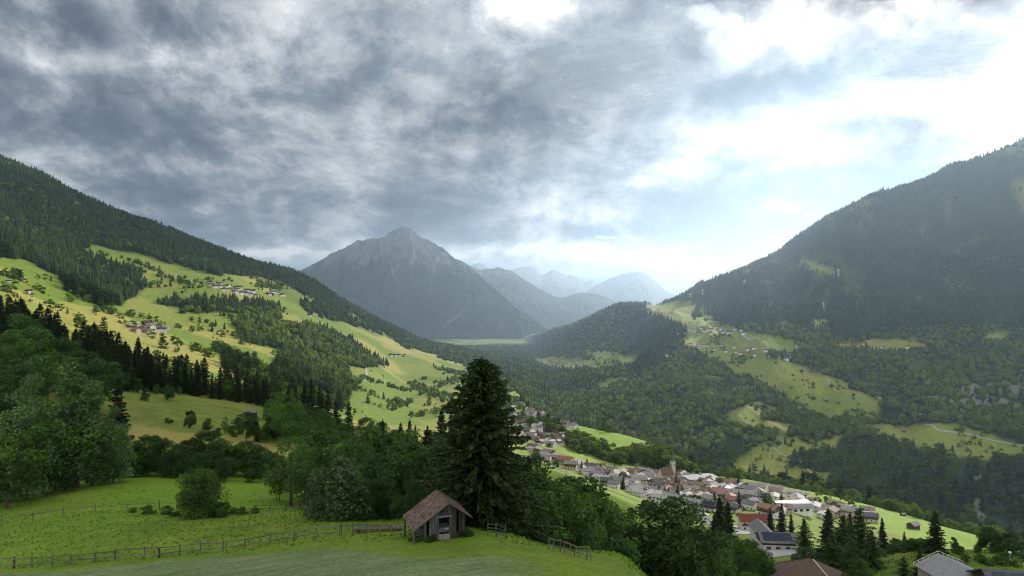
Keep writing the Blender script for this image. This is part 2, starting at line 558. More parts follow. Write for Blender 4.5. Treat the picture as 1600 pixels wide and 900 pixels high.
def visible(x, y, z_top, slack=0.004):
    fa = np.clip((x / y - A0) / (A1 - A0) * (NC - 1), 0, NC - 1.001).astype(int)
    fy = np.clip((np.log(y) - LY[0]) / (LY[-1] - LY[0]) * (NR - 1), 0, NR - 1.001).astype(int)
    return z_top / y >= TMAX[fy, fa] - slack


def in_poly(px, py, poly):
    px = np.asarray(px); py = np.asarray(py)
    c = np.zeros(px.shape, bool)
    n = len(poly)
    for i in range(n):
        x0, y0 = poly[i]; x1, y1 = poly[(i + 1) % n]
        if y0 == y1:
            continue
        cond = ((y0 > py) != (y1 > py)) & (px < (x1 - x0) * (py - y0) / (y1 - y0) + x0)
        c ^= cond
    return c


# ------------------------------------------------------------------ land cover, in the terrain's own vertices
# wobble so that no border is a ruled line
WX = PXG + fbm(XG / (YY * .03), YY / 60, 41, 4, .65) * 15
WY = PYG + fbm(XG / (YY * .03) + 50, YY / 60, 43, 4, .65) * 6
left_side = (WX < 805)

# left side: meadow, with woods
WOODS_LEFT = [
    # the big forest under the ridge
    [(-400, 100), (-400, 405), (0, 402), (40, 405), (85, 432), (120, 462), (160, 482), (205, 470), (228, 450), (215, 425), (170, 415), (122, 390), (150, 384), (210, 396), (260, 412), (330, 428), (400, 432), (440, 440), (470, 460), (500, 472), (480, 480), (560, 492), (600, 520), (640, 545), (668, 548), (668, 520), (560, 460), (470, 410), (300, 350), (150, 270), (0, 200)],
    [(360, 500), (430, 505), (500, 512), (560, 540), (610, 572), (560, 575), (500, 560), (430, 545), (380, 530)],
    [(445, 545), (520, 560), (560, 600), (540, 640), (430, 620), (420, 580)],
    [(470, 470), (520, 480), (600, 525), (560, 510), (480, 490)],
    [(670, 535), (760, 545), (800, 570), (800, 600), (770, 600), (740, 572), (690, 560)],
    [(360, 495), (430, 490), (445, 497), (400, 505)], [(270, 478), (330, 472), (400, 478), (440, 485), (380, 490), (290, 490)],
    [(240, 470), (300, 466), (330, 474), (280, 482)],
    [(330, 545), (360, 550), (430, 590), (405, 606), (350, 570)],
]
MEADOW_RIGHT = [
    # (polygon, dry)
    ([(1005, 478), (1075, 470), (1130, 505), (1170, 520), (1240, 530), (1250, 560), (1150, 545), (1060, 545), (1075, 515), (1050, 500), (1020, 492)], .35),
    ([(1085, 545), (1150, 540), (1200, 560), (1260, 570), (1300, 590), (1330, 605), (1370, 625), (1375, 650), (1290, 658), (1240, 640), (1200, 605), (1140, 580)], .40),
    ([(1310, 537), (1370, 530), (1440, 533), (1450, 545), (1400, 555), (1320, 548)], .5),
    ([(1530, 520), (1570, 518), (1560, 535), (1535, 535)], .4),
    ([(1340, 668), (1450, 662), (1500, 660), (1570, 690), (1600, 695), (1600, 720), (1530, 722), (1470, 708), (1400, 690)], .40),
    ([(1140, 725), (1215, 680), (1260, 685), (1255, 705), (1230, 730), (1300, 740), (1290, 755), (1200, 752), (1160, 745)], .34),
    ([(1250, 690), (1320, 680), (1300, 700), (1260, 705)], .5),
    ([(1120, 650), (1180, 625), (1215, 640), (1190, 655), (1240, 665), (1255, 680), (1200, 672), (1150, 660)], .4),
    ([(812, 548), (860, 556), (920, 562), (970, 572), (950, 580), (890, 580), (850, 572)], .3),
    ([(900, 548), (960, 548), (1000, 560), (1000, 572), (930, 565)], .3),
    ([(920, 600), (970, 590), (1000, 596), (940, 606)], .4),
    ([(1270, 500), (1290, 498), (1292, 512), (1274, 514)], .5),
    ([(1250, 405), (1310, 420), (1310, 432), (1255, 420)], .40),
]
ROCK_RIGHT = [[(1440, 625), (1520, 600), (1600, 590), (1600, 668), (1540, 660), (1450, 648)], [(1520, 745), (1545, 740), (1535, 810), (1515, 810)]]

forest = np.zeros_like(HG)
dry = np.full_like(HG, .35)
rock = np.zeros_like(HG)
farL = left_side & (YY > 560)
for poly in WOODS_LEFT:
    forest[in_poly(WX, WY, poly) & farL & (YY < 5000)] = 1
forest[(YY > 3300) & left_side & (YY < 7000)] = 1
# right side: forest with clearings
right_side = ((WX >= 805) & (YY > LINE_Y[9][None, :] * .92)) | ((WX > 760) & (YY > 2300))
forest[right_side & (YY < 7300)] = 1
for poly, dr in MEADOW_RIGHT:
    m = in_poly(WX, WY, poly) & right_side & (YY < 4600)
    forest[m] = 0
    dry[m] = dr
ridge_open = fbm(XG / 300, YY / 300, 91, 3)
track = ridged(AG[None, :] * 26 + fbm(XG / 500, YY / 500, 95, 2) * 1.3, LY[:, None] * 5.0, 97, 3)
m = right_side & (PXG > 1080) & (PYG < 500) & (YY > 2400) & (track > .80)
forest[m] = .80
dry[m] = .30
m = right_side & (PXG > 1100) & (PYG < 330) & (ridge_open > .28) & (YY < 3900)
forest[m] = 0.55
dry[m] = .40
for poly in ROCK_RIGHT:
    m = in_poly(WX, WY, poly) & right_side & (YY < 2600)
    nz = fbm(XG / 60, YY / 60, 77, 3)
    rock[m & (nz > -.15)] = .8
    forest[m & (nz > -.15)] = .2
flat = YY > 7300
forest = np.where(flat & (fbm(XG / 260, YY / 500, 93, 3) > .02), .85, forest)
# the wooded knoll between village and gorge, the slope into the gorge
KNOLL_WOOD = [[(800, 662), (850, 672), (875, 684), (905, 706), (965, 724), (1000, 728), (1060, 742), (1095, 750), (1075, 722), (1030, 700), (1000, 704), (975, 716), (950, 706), (910, 692), (870, 672), (840, 660)],
              [(810, 628), (850, 632), (900, 640), (955, 655), (960, 675), (900, 662), (850, 650)]]
kn = (YY > 800) & (YY < LINE_Y[9][None, :] * .95) & (WX > 790) & (WX < 1130)
for poly in KNOLL_WOOD:
    forest[in_poly(WX, WY, poly) & kn] = 1
lip = (YY > LINE_Y[7][None, :] * 1.06) & (YY < LINE_Y[9][None, :]) & (WX > 1090)
forest[lip] = 1
# patchwork of fields on the farmed slopes
fx, fy = XG + fbm(XG / 120, YY / 120, 61, 3) * 40, YY + fbm(XG / 120, YY / 120, 63, 3) * 60
sites = np.stack([rng.uniform(-2600, 2600, 900), rng.uniform(420, 4200, 900)], 1)
vals = rng.random(900)
sub = (YY > 420) & (YY < 4600) & (np.abs(XG) < 2600)
idx = np.nonzero(sub.ravel())[0]
fxs, fys = fx.ravel()[idx], fy.ravel()[idx]
best = np.zeros(len(idx), int)
for c in range(0, len(idx), 20000):
    dd = (fxs[c:c + 20000, None] - sites[None, :, 0]) ** 2 + ((fys[c:c + 20000, None] - sites[None, :, 1]) * .55) ** 2
    best[c:c + 20000] = dd.argmin(1)
field = np.full(HG.size, .35)
field[idx] = vals[best]
field = field.reshape(HG.shape)
dry = np.where((YY > 500) & left_side, np.clip(.02 + .86 * field ** 1.9, 0, 1), dry)
dry = np.where(right_side, np.clip(dry + (field - .5) * .45, 0, 1), dry)
terr = (~left_side) & (~right_side) & (YY > 300)
dry = np.where(terr, .10 + .12 * field, dry)
# near meadows
lushn = .45
near_dry = .03 + .20 * (fbm(XG / 26, YY / 26, 71, 3) * .5 + .5)
dry = np.where(YY < 180, near_dry, dry)
lush = np.zeros_like(HG)
mown = np.zeros_like(HG)
brow = LINE_Y[1][None, :]
mow_edge = brow - 2.5 - 5.0 * np.exp(-((PXG - 690) / 160.0) ** 2) + fbm(XG / 5, YY / 5, 73, 3) * 1.2
m = smooth01(mow_edge - YY, -1.0, 1.6) * (1 - smooth01(PXG + fbm(XG / 4, YY / 4, 75, 2) * 25, 760, 900))
mown = m
tan = in_poly(WX, WY, [(195, 660), (260, 672), (450, 688), (450, 715), (200, 690), (195, 690)]) & (YY > 165) & (YY < 420)
dry = np.where(tan, .95, dry)
up = in_poly(WX, WY, [(210, 640), (260, 620), (400, 640), (470, 655), (520, 670), (450, 690), (250, 670)]) & (YY > 165) & (YY < 460) & ~tan
dry = np.where(up, .25, dry)
lush = np.where(YY < 150, .40 + .3 * fbm(XG / 14, YY / 9, 74, 3), lush)
edge_ = smooth01(PXG + fbm(XG / 6, YY / 6, 76, 2) * 40, 80, 260) * (1 - smooth01(PXG, 520, 600))
lush = np.where((YY > 78) & (YY < 150), lush + (1 - lush) * edge_ * smooth01(YY, 96, 108), lush)
lush = np.where((YY >= 150) & (YY < 165) & (PXG > 150) & (PXG < 560), 1, lush)
gm = in_poly(PXG, PYG, [(1255, 760), (1350, 782), (1450, 806), (1540, 838), (1520, 875), (1400, 835), (1300, 800)]) & (YY > 480) & (YY < 800)
lush = np.where(gm, 1.0, lush)
for poly in ([(885, 655), (960, 672), (1012, 688), (1000, 702), (975, 712), (930, 696), (890, 680)], [(880, 700), (965, 724), (930, 730), (885, 716)]):
    lush = np.where(in_poly(WX, WY, poly) & kn, 1.0, lush)
lush = np.where((PXG > 820) & (PXG < 1010) & (YY > 330) & (YY < 640) & (PXG > 810), .55, lush)


def soften(v, n=1):
    for _ in range(n):
        p = np.pad(v, 1, mode='edge')
        v = (p[:-2, 1:-1] + p[2:, 1:-1] + p[1:-1, :-2] + p[1:-1, 2:] + 2 * v) / 6
    return v


FOREST_MASK = forest.copy()
forest_s, dry_s, lush_s, rock_s = soften(forest, 2), soften(dry, 2), soften(lush, 2), soften(rock, 2)


def mat_ground():
    m, nt = new_mat("ground")
    geo = nt.add('ShaderNodeNewGeometry')
    pos = geo.outputs['Position']
    cov = nt.attr('cover')
    sep = nt.add('ShaderNodeSeparateColor'); nt.put(sep.inputs[0], cov)
    f_for, f_dry, f_rock = sep.outputs[0], sep.outputs[1], sep.outputs[2]
    f_lush = nt.attr('lush', 'Fac'); f_mown = nt.attr('mown', 'Fac')
    n_big = nt.noise(pos, 0.012, 4, .6)
    n_mid = nt.noise(pos, 0.11, 5, .6)
    n_fine = nt.noise(pos, 2.4, 5, .7)
    streak_v = nt.vmath('MULTIPLY', pos, (0.10, 1.5, 0.3))
    n_str = nt.noise(streak_v, 1.0, 4, .6)
    n_pat = nt.noise(nt.vmath('MULTIPLY', pos, (.16, .42, .3)), 1.0, 6, .68)
    g = nt.mix(nt.maprange(nt.math('ADD', nt.math('MULTIPLY', n_mid, .5), nt.math('MULTIPLY', n_pat, .5)), .36, .64), (.046, .092, .010), (.140, .198, .016))
    g = nt.mix(nt.math('MULTIPLY', f_lush, .9), g, nt.mix(n_mid, (.088, .190, .008), (.140, .250, .014)))
    dryc = nt.mix(nt.maprange(n_big, .3, .7), (.245, .225, .050), (.29, .235, .08))
    dfac = nt.math('ADD', f_dry, nt.math('MULTIPLY', nt.math('SUBTRACT', n_mid, .5), .5), clamp=True)
    g = nt.mix(nt.math('MULTIPLY', dfac, .9), g, dryc)
    mw = nt.mix(nt.maprange(nt.math('ADD', nt.math('MULTIPLY', n_str, .6), nt.math('MULTIPLY', n_pat, .4)), .34, .64), (.070, .118, .038), (.185, .215, .105))
    g = nt.mix(nt.math('MULTIPLY', f_mown, .92), g, mw)
    clump = nt.maprange(n_fine, .3, .7, .66, 1.32)
    hv = nt.add('ShaderNodeHueSaturation'); hv.inputs['Saturation'].default_value = 1.0
    nt.put(hv.inputs['Value'], clump); nt.put(hv.inputs['Color'], g)
    g = hv.outputs[0]
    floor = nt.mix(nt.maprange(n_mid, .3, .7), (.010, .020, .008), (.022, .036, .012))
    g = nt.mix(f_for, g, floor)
    rk = nt.mix(nt.noise(pos, .05, 5, .7), (.07, .07, .065), (.19, .18, .17))
    g = nt.mix(f_rock, g, rk)
    hsum = nt.math('ADD', n_fine, nt.math('MULTIPLY', n_mid, 2.0))
    finish(nt, principled(nt, g, 0.9, nt.bump(hsum, .5, .35), spec=.12))
    return m


def grid_faces(nr, nc):
    i = np.arange(nr * nc).reshape(nr, nc)
    return np.stack([i[:-1, :-1], i[:-1, 1:], i[1:, 1:], i[1:, :-1]], -1).reshape(-1, 4)


verts = np.stack([XG, YY, HG], -1).reshape(-1, 3)
cover = np.stack([forest_s, dry_s, rock_s], -1).reshape(-1, 3)
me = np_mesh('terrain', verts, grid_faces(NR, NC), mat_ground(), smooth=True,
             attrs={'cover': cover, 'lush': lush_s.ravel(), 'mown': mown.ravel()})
tag(link('terrain', me), kind='structure')


# ------------------------------------------------------------------ far mountains
def mat_mountain(name, low, high, rock_col, line):
    m, nt = new_mat(name)
    geo = nt.add('ShaderNodeNewGeometry')
    pos = geo.outputs['Position']
    rk = nt.attr('rock', 'Fac')
    n = nt.noise(pos, .004, 8, .62)
    n2 = nt.noise(nt.vmath('MULTIPLY', pos, (.011, .007, .006)), 1.0, 9, .72)
    n3 = nt.noise(pos, .03, 6, .7)
    wood = nt.mix(nt.maprange(nt.math('ADD', nt.math('MULTIPLY', n, .6), nt.math('MULTIPLY', n3, .4)), .38, .62), low, high)
    stone = nt.mix(nt.maprange(n2, .35, .68), tuple(c * .55 for c in rock_col), rock_col)
    f = nt.math('ADD', rk, nt.math('MULTIPLY', nt.math('SUBTRACT', n2, .5), 1.5), clamp=True)
    f = nt.maprange(f, .42, .70, smooth=True)
    finish(nt, principled(nt, nt.mix(f, wood, stone), .95, nt.bump(nt.math('ADD', n, n2), .8, 40.0), spec=.05))
    return m


def mountain(name, crest, foot_y, foot_z, back, seed, relief, mat, rock_from, nr=220, nc=420, gul=1.0, streaks=()):
    px = np.linspace(crest[0][0], crest[-1][0], nc)
    cx = np.array([c[0] for c in crest], float)
    cyy = np.interp(px, cx, [c[1] for c in crest])
    cY = np.interp(px, cx, [c[2] for c in crest])
    x, y, z = ray(px, cyy)
    a = x / y
    cz = z / y * cY
    t = np.linspace(-0.35, 1.0, nr)[:, None]           # <0 behind the crest, 1 = foot in front
    tf = np.clip(t, 0, 1); tb = np.clip(-t / .35, 0, 1)
    fy = np.minimum(foot_y, cY * .97)
    Ym = cY + (fy - cY) * tf + back * tb
    Xm = a * Ym
    prof = tf ** 0.86
    base = cz + (foot_z - cz) * prof
    base = base - np.maximum(cz - foot_z, 0) * tb * .9
    h0 = np.maximum(cz - foot_z, 1.0)[None, :]
    s = relief
    wx = Xm + fbm(Xm / (s * 4), Ym / (s * 4), seed, 3) * s * .8
    rg = ridged(wx / s, Ym / (s * 3.2), seed + 3, 5) - .5
    rg2 = ridged(wx / (s * .27), Ym / (s * .8), seed + 8, 4) - .5
    rg3 = ridged(wx / (s * .09), Ym / (s * .22), seed + 12, 3) - .5
    env = np.clip(tf * 3.0, 0, 1) * np.clip((1 - tf) * 3, 0, 1)
    hz = base + h0 * gul * (.24 * rg * env + (.13 * rg2 + .075 * rg3) * (env * .8 + .2 * (1 - tb)))
    rel = (hz - foot_z) / h0.max()
    rockv = smooth01(rel + rg2 * .12, rock_from - .12, rock_from + .22) * .55 + .12 + (np.clip(rg2, -.3, .3) * .6 + rg3 * .35) * smooth01(rel, .12, .5)
    qx, qy = to_px(Xm, Ym, hz)
    for (x0, y0, x1, y1, w) in streaks:
        L = math.hypot(x1 - x0, y1 - y0)
        ux, uy = (x1 - x0) / L, (y1 - y0) / L
        al = (qx - x0) * ux + (qy - y0) * uy
        ac = np.abs(-(qx - x0) * uy + (qy - y0) * ux + fbm(al / 9, al * 0 + x0, seed, 2) * 3)
        rockv = np.where((al > 0) & (al < L) & (ac < w), 1.0, rockv)
    v = np.stack([Xm, Ym, hz], -1).reshape(-1, 3)
    me = np_mesh(name, v, grid_faces(nr, nc)[:, ::-1], mat, smooth=True, attrs={'rock': rockv.ravel()})
    return tag(link(name, me), kind='structure')


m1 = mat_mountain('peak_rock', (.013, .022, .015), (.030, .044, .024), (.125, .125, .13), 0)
mountain('mountain_peak',
         [(250, 520, 10500), (330, 492, 10700), (400, 462, 10900), (440, 441, 11000), (470, 424, 11000), (520, 396, 11000), (545, 384, 11000), (560, 377, 11000), (575, 373, 11000), (590, 372, 11000), (602, 369, 11000), (611, 362, 11000), (619, 357, 11000), (628, 355, 11000), (637, 356, 11000), (645, 362, 11000), (655, 370, 11000), (668, 375, 11000), (680, 380, 10950), (692, 385, 10900), (702, 397, 10800), (712, 405, 10700), (722, 409, 10500), (735, 419, 10300), (748, 430, 10000), (765, 445, 9700), (800, 476, 9200), (830, 498, 8900), (850, 512, 8700), (870, 523, 8550), (900, 535, 8450)],
         8350, -360, 4000, 5, 900, m1, .60, gul=1.6,
         nr=420, nc=760, streaks=[(616, 377, 611, 415, 1.6), (611, 412, 622, 440, 1.2), (644, 373, 650, 392, 1.5), (662, 408, 681, 428, 1.6), (632, 388, 634, 396, 1.6), (582, 385, 584, 402, 1.2), (722, 485, 692, 516, 1.7), (704, 427, 720, 427, 1.2), (560, 392, 566, 404, 1.0), (600, 380, 596, 396, 1.0)])
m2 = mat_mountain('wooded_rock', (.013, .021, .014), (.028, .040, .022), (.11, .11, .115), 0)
mountain('mountain_shoulder',
         [(640, 395, 14500), (690, 402, 14500), (712, 404, 14500), (728, 411, 14500), (745, 421, 14500), (762, 421, 14500), (778, 418, 14500), (792, 421, 14400), (805, 428, 14300), (830, 444, 14000), (850, 455, 13900), (870, 464, 13800), (882, 465, 13800), (895, 460, 13800), (908, 458, 13800), (925, 459, 13800), (942, 462, 13800), (960, 470, 13700), (980, 484, 13500), (1010, 500, 13300), (1060, 530, 13000)],
         10800, -360, 3500, 15, 1000, m2, .70, gul=1.5, streaks=[(765, 452, 790, 475, 3.0), (800, 480, 820, 492, 2.0)])
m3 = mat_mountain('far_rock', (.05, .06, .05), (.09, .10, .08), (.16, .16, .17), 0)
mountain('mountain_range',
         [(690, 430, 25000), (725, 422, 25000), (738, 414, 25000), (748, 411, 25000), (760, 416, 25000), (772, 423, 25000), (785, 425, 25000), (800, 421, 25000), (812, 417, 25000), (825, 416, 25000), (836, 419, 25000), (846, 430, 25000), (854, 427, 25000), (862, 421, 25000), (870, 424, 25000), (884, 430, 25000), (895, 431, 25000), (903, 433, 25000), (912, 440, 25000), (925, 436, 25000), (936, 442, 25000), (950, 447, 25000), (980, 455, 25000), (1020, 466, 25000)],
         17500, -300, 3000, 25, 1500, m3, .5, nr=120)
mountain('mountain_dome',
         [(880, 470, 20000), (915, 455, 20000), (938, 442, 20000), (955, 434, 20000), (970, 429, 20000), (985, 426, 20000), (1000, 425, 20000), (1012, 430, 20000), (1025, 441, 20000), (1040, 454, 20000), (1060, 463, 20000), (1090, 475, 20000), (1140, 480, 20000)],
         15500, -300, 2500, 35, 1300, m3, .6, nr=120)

# ground that carries on under the mountains to the horizon
fl, fnt = new_mat('valley_floor')
fgeo = fnt.add('ShaderNodeNewGeometry')
finish(fnt, principled(fnt, fnt.ramp(fnt.noise(fgeo.outputs['Position'], .0016, 6, .6), [(.35, (.03, .05, .02)), (.5, (.07, .13, .03)), (.62, (.12, .15, .05))]), .95))
me = np_mesh('valley_floor', [(-30000, 6500, -372), (30000, 6500, -372), (30000, 31000, -372), (-30000, 31000, -372)], np.array([[0, 1, 2, 3]]), fl)
tag(link('valley_floor', me), kind='structure')

# ------------------------------------------------------------------ air
hz, hnt = new_mat('haze')
pv = hnt.add('ShaderNodeVolumePrincipled')
pv.inputs['Color'].default_value = (.54, .74, 1.0, 1)
pv.inputs['Density'].default_value = 4.3e-5
pv.inputs['Anisotropy'].default_value = 0.66
ho = hnt.add('ShaderNodeOutputMaterial')
hnt.l.new(pv.outputs[0], ho.inputs['Volume'])
x0, x1, y0, y1, z0, z1 = -31000, 31000, -1500, 32000, -420, 1850
v = [(x, y, z) for z in (z0, z1) for y in (y0, y1) for x in (x0, x1)]
f = np.array([[0, 2, 3, 1], [4, 5, 7, 6], [0, 1, 5, 4], [2, 6, 7, 3], [0, 4, 6, 2], [1, 3, 7, 5]])
tag(link('haze', np_mesh('haze', v, f, hz)), kind='stuff')

# ------------------------------------------------------------------ clouds added to shade the near meadows, left ridge and right valley
def cloud_material():
    m, nt = new_mat("shade_cloud_vapour")
    geo = nt.add('ShaderNodeNewGeometry')
    dens = nt.attr('dens', 'Fac')
    n = nt.noise(nt.vmath('MULTIPLY', geo.outputs['Position'], (1.0, 1.0, .15)), .0030, 9, .66)
    f = nt.math('ADD', dens, nt.math('MULTIPLY', nt.math('MULTIPLY', nt.math('SUBTRACT', n, .5), nt.attr('holes', 'Fac')), nt.math('MULTIPLY_ADD', dens, 1.2, .5)))
    f = nt.maprange(f, .05, 1.05, 0, .86, smooth=True)
    d = nt.add('ShaderNodeBsdfDiffuse'); d.inputs[0].default_value = (.40, .49, .62, 1)
    t = nt.add('ShaderNodeBsdfTranslucent'); t.inputs[0].default_value = (.33, .355, .40, 1)
    mx = nt.add('ShaderNodeMixShader'); mx.inputs[0].default_value = .62
    nt.l.new(d.outputs[0], mx.inputs[1]); nt.l.new(t.outputs[0], mx.inputs[2])
    tr = nt.add('ShaderNodeBsdfTransparent')
    al = nt.add('ShaderNodeMixShader')
    nt.put(al.inputs[0], f)
    nt.l.new(tr.outputs[0], al.inputs[1]); nt.l.new(mx.outputs[0], al.inputs[2])
    finish(nt, al.outputs[0])
    return m


CLOUD_MAT = cloud_material()


def shade_cloud(gx, gy, gz, cz, rx, ry, th, seed, holes, soft):
    """a flat cloud added to cast shade on the ground round (gx, gy)"""
    s = (cz - gz) / SUN.z
    cx, cyy = gx + SUN.x * s, gy + SUN.y * s
    n = 110
    g = np.linspace(-1, 1, n)
    X, Y = np.meshgrid(g, g)
    r = np.sqrt(X * X + Y * Y)
    edge = (1.0 - r) + fbm(X * 1.7 + seed, Y * 2.2, seed, 4) * .40 * np.clip(2.2 * (1 - r), 0, 1)
    body = np.clip(edge, 0, None)
    ht = np.sqrt(body) * (1 + .5 * fbm(X * 5, Y * 5, seed + 3, 4))
    keep = edge > 0
    top = cz + th * ht
    bot = cz - th * .4 * ht * (1 + .5 * fbm(X * 7, Y * 7, seed + 9, 3))
    wx, wy = cx + X * rx, cyy + Y * ry
    idx = np.arange(n * n).reshape(n, n)
    k = keep[:-1, :-1] & keep[1:, :-1] & keep[:-1, 1:] & keep[1:, 1:]
    q = np.stack([idx[:-1, :-1], idx[:-1, 1:], idx[1:, 1:], idx[1:, :-1]], -1)[k]
    v = np.concatenate([np.stack([wx, wy, top], -1).reshape(-1, 3), np.stack([wx, wy, bot], -1).reshape(-1, 3)])
    dens = smooth01(edge, 0, soft).ravel()
    me = np_mesh('cloud', v, [q, q[:, ::-1] + n * n], CLOUD_MAT, smooth=True, attrs={'dens': np.concatenate([dens, dens]), 'holes': np.full(2 * n * n, holes)})
    return tag(link('cloud', me), kind='stuff')


shade_cloud(20, 165, -50, 2300, 700, 480, 90, 3, .3, .35)  # out of view, added only to shade the near meadows
shade_cloud(-1350, 3350, 420, 2500, 1500, 1700, 70, 5, 1.3, .95)
shade_cloud(1080, 1600, -220, 2450, 1100, 950, 70, 9, 1.3, .9)

# ------------------------------------------------------------------ foliage materials
def mat_leaf(name, dark, light, trans=.35, obj_var=.5, spec=.2, rough=.6):
    m, nt = new_mat(name)
    tint = nt.attr('tint', 'Fac')
    info = nt.add('ShaderNodeObjectInfo')
    f = nt.math('MULTIPLY_ADD', info.outputs['Random'], obj_var, nt.math('MULTIPLY', tint, 1.0 - obj_var))
    col = nt.mix(f, dark, light)
    hs = nt.add('ShaderNodeHueSaturation')
    nt.put(hs.inputs['Hue'], nt.maprange(info.outputs['Random'], 0, 1, .485, .515))
    nt.put(hs.inputs['Value'], nt.maprange(tint, 0, 1, .60, 1.42))
    nt.put(hs.inputs['Color'], col)
    col = hs.outputs[0]
    d = nt.add('ShaderNodeBsdfPrincipled')
    nt.put(d.inputs['Base Color'], col)
    d.inputs['Roughness'].default_value = rough
    d.inputs['Specular IOR Level'].default_value = spec
    t = nt.add('ShaderNodeBsdfTranslucent')
    nt.put(t.inputs[0], nt.mix(.45, col, (.10, .17, .015)))
    mx = nt.add('ShaderNodeMixShader'); mx.inputs[0].default_value = trans
    nt.l.new(d.outputs[0], mx.inputs[1]); nt.l.new(t.outputs[0], mx.inputs[2])
    finish(nt, mx.outputs[0])
    return m


def mat_simple(name, a, b, scale=4.0, rough=.85, bump=.4, stretch=(1, 1, 1), coord='Object', spec=.2, dist=.03):
    m, nt = new_mat(name)
    tc = nt.add('ShaderNodeTexCoord')
    v = nt.vmath('MULTIPLY', tc.outputs[coord], stretch)
    n = nt.noise(v, scale, 5, .6)
    finish(nt, principled(nt, nt.mix(nt.maprange(n, .3, .7), a, b), rough, nt.bump(n, bump, dist), spec=spec))
    return m


LEAF = mat_leaf('leaf_green', (.028, .066, .011), (.086, .165, .026))
LEAF_ASH = mat_leaf('leaf_ash', (.052, .115, .032), (.125, .210, .060))
LEAF_DARK = mat_leaf('leaf_dark', (.017, .042, .009), (.050, .102, .019))
LEAF_PALE = mat_leaf('leaf_pale', (.042, .078, .024), (.105, .150, .062), .3)
LEAF_SUNLIT = mat_leaf('leaf_sunlit', (.045, .085, .014), (.130, .200, .035), .55)  # paler leaf colour paints sunlight into the terrace rim trees
NEEDLE = mat_leaf('needle_green', (.010, .019, .008), (.034, .048, .015), .12)
NEEDLE_SOFT = mat_leaf('needle_soft', (.020, .038, .010), (.052, .080, .020), .2)
BARK = mat_simple('bark', (.035, .026, .020), (.11, .09, .07), 6, .95, .8, (1, 1, .25))
BARK_PALE = mat_simple('bark_pale', (.16, .15, .13), (.34, .32, .29), 5, .9, .5, (1, 1, .3))


# ------------------------------------------------------------------ tree shapes
def unit(v):
    return v / np.maximum(np.linalg.norm(v, axis=-1, keepdims=True), 1e-9)


def leaf_quads(c, n, size, r, asp=.62, along=None):
    """lens-shaped leaf sprays: centres c, normals n"""
    n = unit(n)
    t = along if along is not None else r.normal(size=c.shape)
    t = unit(t - (t * n).sum(-1, keepdims=True) * n)
    b = np.cross(n, t)
    s = size[:, None]
    fold = n * s * .16
    v = np.stack([c - t * s * .5 - fold, c + b * s * .5 * asp, c + t * s * .5 - fold, c - b * s * .5 * asp], 1)
    k = np.arange(len(c) * 4).reshape(-1, 4)
    return v.reshape(-1, 3), k


def tube(pts, rad, sides=6):
    pts = np.asarray(pts, float); rad = np.asarray(rad, float)
    d = unit(np.gradient(pts, axis=0))
    up = np.where(np.abs(d[:, 2:3]) > .9, [[1., 0, 0]], [[0, 0, 1.]])
    a = unit(np.cross(d, up)); b = np.cross(d, a)
    th = np.linspace(0, 2 * np.pi, sides, endpoint=False)
    ring = pts[:, None] + rad[:, None, None] * (a[:, None] * np.cos(th)[None, :, None] + b[:, None] * np.sin(th)[None, :, None])
    v = ring.reshape(-1, 3)
    n = len(pts)
    i = np.arange(n * sides).reshape(n, sides)
    j = np.roll(i, -1, axis=1)
    f = np.stack([i[:-1], j[:-1], j[1:], i[1:]], -1).reshape(-1, 4)
    return v, f


def join(parts):
    vs, fs, o = [], [], 0
    for v, f in parts:
        vs.append(v); fs.append(np.asarray(f) + o); o += len(v)
    return np.concatenate(vs), np.concatenate(fs)


def trunk_mesh(name, h, rad, seed, limbs=6, lo=.25, hi=.8, spread=.3, mat=None, stems=1):
    r = np.random.default_rng(seed)
    parts = []
    for s in range(stems):
        off = r.normal(size=2) * rad * 2.2 * (s > 0)
        zz = np.linspace(-.6, h, 9)
        wob = np.cumsum(r.normal(size=(9, 2)) * h * .006, axis=0)
        wob -= wob[0]
        lean = off[None, :] * (1 + zz[:, None] / h * 3)
        pts = np.column_stack([wob + lean, zz])
        k = np.clip(zz / h, 0, 1)
        parts.append(tube(pts, rad * (1 - .85 * k) * (1 + .35 * np.exp(-np.clip(zz, 0, None) / (.08 * h))) * (1 if s == 0 else .7), 8))
        for i in range(limbs):
            z0 = h * r.uniform(lo, hi)
            az = r.uniform(0, 6.28)
            L = h * spread * r.uniform(.6, 1.1)
            q = np.linspace(0, 1, 5)[:, None]
            st = np.array([np.interp(z0, zz, pts[:, 0]), np.interp(z0, zz, pts[:, 1]), z0])
            lp = st + np.concatenate([np.cos(az) * L * q, np.sin(az) * L * q, L * (.55 * q + .35 * q ** 2)], 1)
            r0 = rad * (1 - .85 * z0 / h) * .55
            parts.append(tube(lp, np.linspace(r0, r0 * .2, 5), 5))
    v, f = join(parts)
    return np_mesh(name, v, f, mat or BARK, smooth=True)


